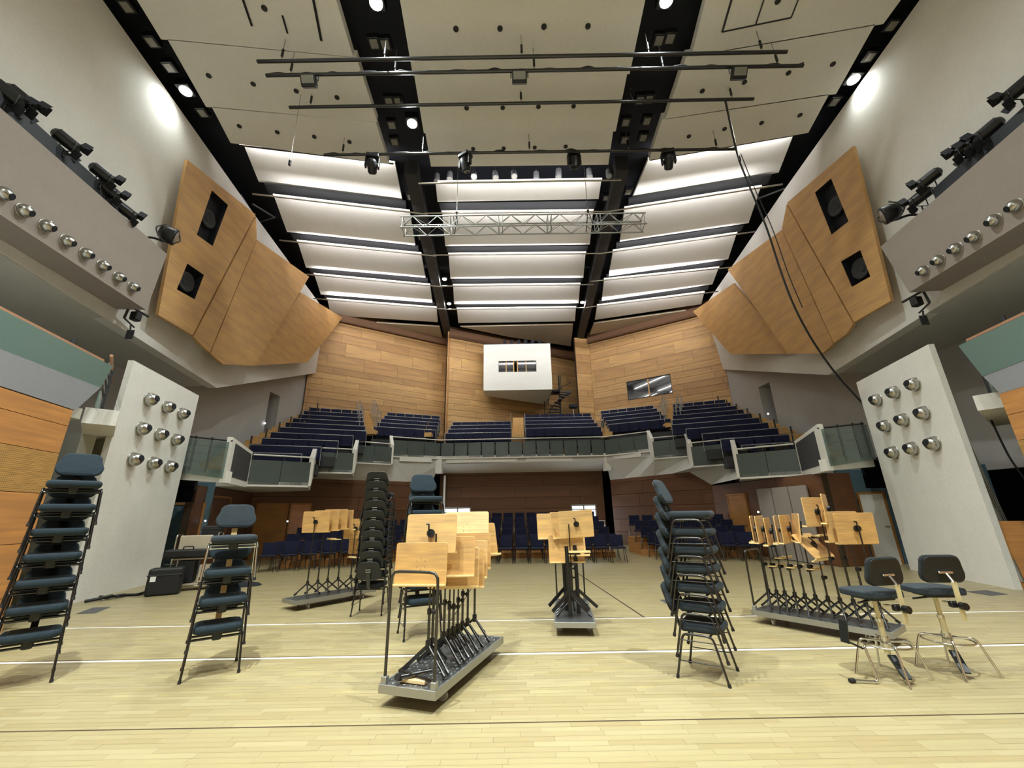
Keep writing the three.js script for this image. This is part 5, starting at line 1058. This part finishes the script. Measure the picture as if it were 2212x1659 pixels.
function trolley(at, turn, L, W, label, opt = {}) { // origin at the near end centre, running along local -z
  const t = thing('stand_trolley', label, 'trolley', null, at, turn);
  const y = 0.17;
  const studs = []; if (opt.studs) for (let i = 0; i < 9; i++) for (let j = 0; j < Math.floor(L / 0.07); j++) studs.push(G_stud.clone().rotateY((i + j) % 2 ? 0.8 : -0.8).translate(-W / 2 + 0.05 + i * (W - 0.1) / 8, y + 0.003, -0.05 - j * 0.07));
  part('tray', [box(W, 0.012, L, 0, y - 0.004, -L / 2), ...studs], M.galv, t, 'aluminium tread plate');
  part('side_edge', [box(0.022, 0.07, L, -W / 2, y - 0.031, -L / 2)], M.alu, t); part('side_edge', [box(0.022, 0.07, L, W / 2, y - 0.031, -L / 2)], M.alu, t);
  part('end_edge', [rbox(W + 0.022, 0.07, 0.022, 0.004, 0, y - 0.031, 0, 1)], M.alu, t); part('end_edge', [rbox(W + 0.022, 0.07, 0.022, 0.004, 0, y - 0.031, -L, 1)], M.alu, t);
  for (const [sx, sz] of [[-1, 0.16], [1, 0.16], [-1, 0.84], [1, 0.84]]) {
    const c = part('caster', [bar([sx * (W / 2 - 0.06), y - 0.03, -L * sz], [sx * (W / 2 - 0.06), 0.075, -L * sz], 0.018, 8), box(0.045, 0.05, 0.012, sx * (W / 2 - 0.06), 0.065, -L * sz - 0.018), box(0.045, 0.05, 0.012, sx * (W / 2 - 0.06), 0.065, -L * sz + 0.018)], M.alu, t);
    part('wheel', [new THREE.CylinderGeometry(0.045, 0.045, 0.025, 16).rotateX(Math.PI / 2).translate(sx * (W / 2 - 0.06), 0.046, -L * sz)], std({ color: 0x8c8a84, roughness: 0.5 }), c);
  }
  const hz = opt.handleFar ? -L + 0.03 : -0.03, hw = opt.handleW ?? W / 2 - 0.03;
  part('handle', [bent([[-hw, y, hz], [-hw, opt.high ?? 1.0, hz], [hw, opt.high ?? 1.0, hz], [hw, y, hz]], 0.014, 0.07, 8)], opt.dark ? M.blackTube : std({ color: 0x4a4946, metalness: 0.8, roughness: 0.4 }), t, 'inverted U push handle');
  part('socket', [rbox(0.055, 0.06, 0.055, 0.008, -hw, y + 0.03, hz, 1)], M.alu, t); part('socket', [rbox(0.055, 0.06, 0.055, 0.008, hw, y + 0.03, hz, 1)], M.alu, t);
  return { at, turn, y: y + 0.004, place: (u, x = 0) => { const c = Math.cos(turn), s = Math.sin(turn), lz = -u; return [at[0] + c * x + s * lz, y + 0.004, at[2] - s * x + c * lz]; } };
}
// nearest trolley
{
  const a = [-0.964, 0.155, -4.174], turn = -0.325;
  const T = trolley([a[0], 0, a[2]], turn, 1.66, 0.55, 'tread plate trolley of birch music stands standing before the others', { studs: true, handleW: 0.25, high: 1.09 });
  const G = 'stands on the trolley with the wide handle';
  const st = [[0.34, 0.92, 0.02, 0.06, 'birch stand with the screw holed desk lowest and foremost on the wide handled trolley', -0.1],
    [0.42, 1.2, Math.PI + 0.1, -0.12, 'birch stand with its pivot disc half hidden behind the screw holed desk', -0.07],
    [0.66, 0.96, 0.16, 0.1, 'birch stand raised just behind the disc backed desk', 0.05], [0.77, 0.84, 0.1, 0.12, 'low birch stand whose ledge shows beside the foremost desk', 0.06], [0.87, 0.82, 0.2, 0.1, 'low birch stand in the middle of the wide handled trolley', 0.07],
    [0.98, 0.9, 0.12, 0.1, 'mid height birch stand behind the low ledges', 0.07], [1.1, 0.98, 0.15, 0.1, 'upright birch stand beneath the pale tall desk', 0.06], [1.24, 1.22, 0.1, 0.12, 'tall stand with a pale bleached desk catching the light', -0.02], [1.44, 1.08, 0.8, 0.2, 'end stand turned sideways on the tread plate', 0.02]];
  st.forEach(([u, h, yaw, tilt, label, dx], i) => musicStand({ at: T.place(u), turn: turn, h: h - 0.16, yaw: yaw - turn * 0.6, tilt, dx, label, group: G, wood: i === 7 ? M.birchPale : i % 2 ? M.birch : M.birch2, wide: 0.24 }));
  const b = thing('stand_desk_bar', 'black folded stand base with wooden block lying at the trolley handle', 'stand base', null, T.place(0.12), turn);
  part('block', [rbox(0.26, 0.03, 0.1, 0.006, 0, 0.018, 0, 1)], M.birchPale, b); part('tube', [bar([-0.1, 0.06, 0.1], [0.1, 0.06, -0.12], 0.02), bar([-0.18, 0.05, -0.06], [0.2, 0.04, 0.04], 0.016)], M.blackTube, b); part('rubber_foot', [new THREE.CylinderGeometry(0.028, 0.028, 0.06, 10).rotateX(1.2).translate(-0.1, 0.06, 0.1)], M.rubber, b);
}
// end-on trolley in the middle of the floor
{
  const a = [0.8, 0, -6.28], turn = -0.1;
  const T = trolley(a, turn, 1.6, 0.54, 'tread plate trolley seen end-on with stands bunched in the middle of the floor', { handleFar: true, dark: true, handleW: 0.24 });
  const G = 'stands on the end-on trolley';
  [[0.35, 1.16, Math.PI + 0.15, 0.1, 'stand with a tilted desk and glossy disc on the end-on trolley', 0.12, -0.05], [0.5, 0.8, 0.1, 0.1, 'low stand with its desk under the tilted one on the end-on trolley', -0.06], [0.65, 1.14, 0.9, 0.1, 'stand with a narrow sideways desk on the end-on trolley', -0.14], [0.85, 1.12, 0.3, 0.1, 'stand with a desk poking out beyond the sideways one', -0.26], [1.1, 0.9, 0.2, 0.1, 'short stand at the back of the end-on trolley', 0]].forEach(([u, h, yaw, tilt, label, dx, roll], i) =>
    musicStand({ at: T.place(u), turn, h: h - 0.1, yaw, tilt, dx, roll: roll ?? 0, label, group: G, tray: i === 0 ? 0.86 : i === 1 ? 0.8 : 0 }));
  for (const [u, x] of [[0.25, -0.05], [0.42, 0.08], [0.6, -0.1]]) { const p = T.place(u, x), f = thing('folded_tripod', 'black folded tripod legs heaped on the end-on trolley', 'stand base', 'folded tripods on the end-on trolley', p, rr(-0.3, 0.3)); for (const s of [-1, 1]) part('leg', [beam([0, 0.34, 0], [s * 0.27, 0.1, 0.05], 0.02, 0.045)], M.blackSatin, f); part('post', [bar([0, 0.02, 0], [0, 0.95, -0.02], 0.03)], M.blackSatin, f); }
}
// trolley near the cases
{
  const a = [-4.146, 0.17, -8.259], turn = -0.66;
  const T = trolley([a[0], 0, a[2]], turn, 1.65, 0.5, 'tread plate trolley with five tall stands half behind the black chair stack', { handleFar: true, dark: true });
  const G = 'stands on the trolley behind the black stack';
  [[0.3, 1.42, 3.6, 0.05, 'tall stand with disc and lever foremost beside the pinkish door'], [0.5, 1.44, 3.5, 0.05, 'tall stand second behind the disc and lever desk'], [0.7, 1.46, 3.4, 0.05, 'tall stand third on the trolley behind the black stack'], [0.92, 1.44, 2.9, 0.05, 'tall stand turned edge-on behind the black stack'], [1.2, 1.26, 3.55, 0.05, 'stand with two discs close to the black stack'], [1.35, 0.95, 3.55, 0.05, 'low stand tucked against the black chair stack']].forEach(([u, h, yaw, tilt, label], i) =>
    musicStand({ at: T.place(u), turn, h: h - 0.28, yaw: yaw + 0.2, tilt, label, group: G, wood: M.birch2, tray: i === 2 ? 1.0 : i === 4 ? 0.62 : 0 }));
}
// long trolley beside the stools
{
  const p0 = [3.748, 0.16, -6.996], p1 = [4.696, 0.16, -5.705];
  const dx = p0[0] - p1[0], dz = p0[2] - p1[2], turn = Math.atan2(-dx, -dz), L = Math.min(1.95, Math.hypot(dx, dz));
  const T = trolley([p1[0], 0, p1[2]], turn, L, 0.55, 'long tread plate trolley crowded with stands beside the two stools', { handleFar: true, dark: true });
  const G = 'stands on the crowded trolley by the stools';
  const st = [[0.15, 1.16, 1.75, 0.05, 'stand with a broad desk and disc at the stool end of the crowded trolley'], [0.3, 1.18, 1.95, 0.05, 'stand with a desk right behind the broad one by the stools'], [0.45, 1.42, 2.6, 0.0, 'tallest stand with narrow desk and lever on the crowded trolley'], [0.62, 1.38, 2.2, 0.0, 'tall stand with glossy disc beside the tallest one'], [0.78, 0.92, 2.3, -0.7, 'stand with its desk hanging tilted down on the crowded trolley'], [0.95, 1.16, 2.9, 0.1, 'stand with a slanting desk next to the tilted one'],
    [1.1, 1.14, 2.5, 0.0, 'stand with levered disc in the row of edge-on desks'], [1.25, 1.13, 2.7, 0.0, 'fourth stand from the push handle in the row of edge-on desks'], [1.4, 1.1, 2.65, 0.0, 'third stand from the push handle in the row of edge-on desks'], [1.53, 1.13, 2.6, 0.0, 'second stand from the push handle in the row of edge-on desks'], [1.66, 1.13, 2.75, 0.0, 'stand next to the push handle in the row of edge-on desks']];
  st.forEach(([u, h, yaw, tilt, label], i) => musicStand({ at: T.place(u * L / 1.85), turn, h: h - 0.2, yaw: yaw + 0.75, tilt, label, group: G, wood: i % 2 ? M.birch : M.birch2, tray: i === 4 ? 1.05 : [5, 7, 9].includes(i) ? 0.6 : i === 8 ? 0.72 : 0 }));
}

// ---------- musicians' stools ----------
function stool(at, turn, label, foot) {
  const t = thing('musician_stool', label, 'stool', null, at, turn);
  part('post', [bar([0, 0.2, 0], [0, 0.5, 0], 0.026, 14), bar([0, 0.45, 0], [0, 0.7, 0], 0.02, 14)], M.plyEdge.clone(), t, 'pale lift post').material = std({ color: 0xcfc49a, metalness: 0.15, roughness: 0.35 });
  part('hub', [new THREE.CylinderGeometry(0.04, 0.045, 0.1, 16).translate(0, 0.3, 0), new THREE.CylinderGeometry(0.03, 0.03, 0.03, 12).translate(0, 0.5, 0)], M.chrome, t);
  part('foot_ring', [new THREE.TorusGeometry(0.2, 0.009, 8, 40).rotateX(Math.PI / 2).translate(0, 0.285, 0)], M.chrome, t);
  for (let k = 0; k < 4; k++) { const a = k * Math.PI / 2 + 0.5, c = Math.cos(a), s = Math.sin(a); part('leg', [bent([[0.03 * c, 0.31, 0.03 * s], [0.21 * c, 0.325, 0.21 * s], [0.31 * c, 0.0, 0.31 * s]], 0.0105, 0.045, 8)], M.chrome, t); }
  part('seat', [padGeo(0.46, 0.42, 0.14, 0.06).rotateX(-Math.PI / 2).translate(0, 0.755, 0.02)], M.slate, t);
  part('seat_plate', [rbox(0.26, 0.03, 0.24, 0.01, 0, 0.71, 0, 1), bar([0, 0.69, 0], [0.26, 0.68, -0.06], 0.01)], M.shell, t);
  part('back_bar', [beam([0, 0.66, -0.1], [0, 0.66, -0.27], 0.045, 0.012), beam([0, 0.52, -0.275], [0, 0.87, -0.285], 0.045, 0.012)], std({ color: 0xcfc49a, metalness: 0.15, roughness: 0.35 }), t, 'pale flat back bar');
  part('clamp_knob', [new THREE.CylinderGeometry(0.035, 0.035, 0.05, 10).rotateX(Math.PI / 2).translate(0, 0.655, -0.31), rbox(0.09, 0.06, 0.05, 0.015, 0.03, 0.66, -0.25, 1)], M.blackSatin, t);
  part('back_arm', [bar([0, 0.86, -0.285], [0, 0.94, -0.23], 0.016), rbox(0.14, 0.025, 0.03, 0.01, 0, 0.95, -0.22, 1)], M.chrome, t);
  const b = part('backrest', [padGeo(0.42, 0.27, 0.08, 0.045, 0.02, 0.4)], M.blackFabric, t); b.position.set(0, 0.98, -0.19); b.rotation.x = -0.12;
  part('back_shell', [padGeo(0.4, 0.25, 0.08, 0.012, 0.02, 0.4, 0.004).translate(0, 0, -0.027)], M.shell, b);
  if (foot) {
    part('outrigger', [bent([[0.2, 0.3, 0.0], [0.3, 0.3, -0.05], [0.31, 0.02, -0.12], [0.5, 0.02, -0.05]], 0.012, 0.03, 8)], M.chrome, t);
    part('footrest', [box(0.012, 0.2, 0.09).rotateZ(0.15).translate(0.44, 0.42, 0.0), bar([0.3, 0.27, -0.03], [0.42, 0.33, 0], 0.01)], M.shell, t); part('foot_cap', [new THREE.CylinderGeometry(0.02, 0.02, 0.05, 10).rotateZ(1.57).translate(0.52, 0.02, -0.045)], M.rubber, t);
  }
  part('pedal', [beam([0.02, 0.2, -0.05], [0.09, 0.06, -0.22], 0.07, 0.02)], M.shell, t);
}
stool([3.72, 0, -4.72], Math.PI + 0.15, 'chrome stool with dark backrest and a side outrigger beside the crowded trolley', true);
stool([4.45, 0, -4.82], Math.PI - 0.1, 'chrome stool with dark backrest without outrigger before the white tower', false);

// ---------- cases and cart by the white tower ----------
{
  const t = thing('equipment_bag', 'black upright case with a white label standing by the white tower', 'case', null, [-7.95, 0, -10.1], 0.5);
  part('body', [rbox(0.62, 0.56, 0.34, 0.05, 0, 0.285, 0)], M.rubber, t); part('zip_band', [rbox(0.64, 0.03, 0.36, 0.01, 0, 0.42, 0, 1)], M.blackSatin, t);
  part('handle', [bent([[-0.09, 0.56, 0], [-0.09, 0.62, 0], [0.09, 0.62, 0], [0.09, 0.56, 0]], 0.014, 0.03)], M.blackSatin, t); part('label_card', [box(0.1, 0.12, 0.004, -0.2, 0.36, 0.173)], M.paper, t, 'white paper label');
  const c = thing('equipment_cart', 'chrome equipment cart with a beige panel and black cases by the white tower', 'cart', null, [-7.85, 0, -10.75], 0.35);
  part('frame', [bent([[-0.4, 0.1, 0.2], [-0.4, 1.25, 0.2], [-0.4, 1.25, -0.2], [-0.4, 0.1, -0.2]], 0.016, 0.06), bent([[0.45, 0.1, 0.2], [0.45, 1.28, 0.2], [0.45, 1.28, -0.2], [0.45, 0.1, -0.2]], 0.016, 0.06), bar([-0.4, 0.1, 0.2], [0.45, 0.1, 0.2], 0.016), bar([-0.4, 0.1, -0.2], [0.45, 0.1, -0.2], 0.016)], M.chrome, c);
  part('panel', [rbox(0.68, 0.42, 0.05, 0.03, -0.02, 1.02, 0.1, 1)], M.beige, c, 'beige padded panel'); part('shelf', [box(0.84, 0.03, 0.4, 0.02, 0.14, 0)], M.beige, c); part('shelf', [box(0.84, 0.03, 0.4, 0.02, 0.7, 0)], M.beige, c);
  for (const [x, z] of [[-0.36, 0.16], [0.4, 0.16], [-0.36, -0.16], [0.4, -0.16]]) part('wheel', [new THREE.CylinderGeometry(0.05, 0.05, 0.03, 14).rotateZ(1.57).translate(x, 0.05, z)], M.rubber, c);
  const k = thing('keyboard_case', 'long black keyboard case lying across the equipment cart', 'case', null, [-7.85, 0.72, -10.72], 0.35); part('body', [rbox(1.15, 0.2, 0.42, 0.05, 0, 0.1, 0.02)], M.rubber, k); part('handle', [bent([[-0.2, 0.2, 0.2], [-0.2, 0.26, 0.2], [0.0, 0.26, 0.2], [0.0, 0.2, 0.2]], 0.014, 0.03)], M.blackSatin, k);
  const b = thing('black_box', 'small black padded box behind the beige panel on the cart', 'case', null, [-7.75, 0.925, -10.85], 0.35); part('body', [rbox(0.42, 0.52, 0.16, 0.04, 0.1, 0.26, 0)], M.rubber, b); part('lid', [rbox(0.43, 0.03, 0.17, 0.01, 0.1, 0.44, 0, 1)], M.blackSatin, b);
  const g = thing('gear_case', 'black gear boxes on the lower shelf of the equipment cart', 'case', null, [-7.8, 0.157, -10.75], 0.35); part('body', [rbox(0.34, 0.5, 0.3, 0.03, -0.15, 0.26, 0)], M.rubber, g); part('box', [rbox(0.26, 0.4, 0.26, 0.02, 0.24, 0.2, 0, 1)], M.beige, g);
  single('coiled_cable', [tube([[-8.9, 0.03, -9.3], [-8.75, 0.05, -9.5], [-8.9, 0.06, -9.62], [-8.7, 0.05, -9.55], [-8.78, 0.04, -9.78], [-8.6, 0.05, -9.7], [-8.66, 0.03, -9.95], [-8.45, 0.03, -10.0], [-8.5, 0.03, -10.25]], 0.03, 6, 80), tube([[-8.85, 0.03, -9.35], [-8.65, 0.08, -9.6], [-8.8, 0.04, -9.7], [-8.58, 0.06, -9.85]], 0.025, 6, 50)], M.rubber, 'tangled black cable lying along the foot of the white tower', 'cable');
  single('dark_cloth', [lathe([[0.001, 0.1], [0.3, 0.09], [0.55, 0.05], [0.62, 0]], 20).scale(1, 1, 0.5).translate(-7.0, 0, -11.2)], std({ color: 0x15161d, roughness: 0.95 }), 'dark cloth heap on the floor beside the equipment cart', 'cloth');
}
renderer.render(scene, camera);
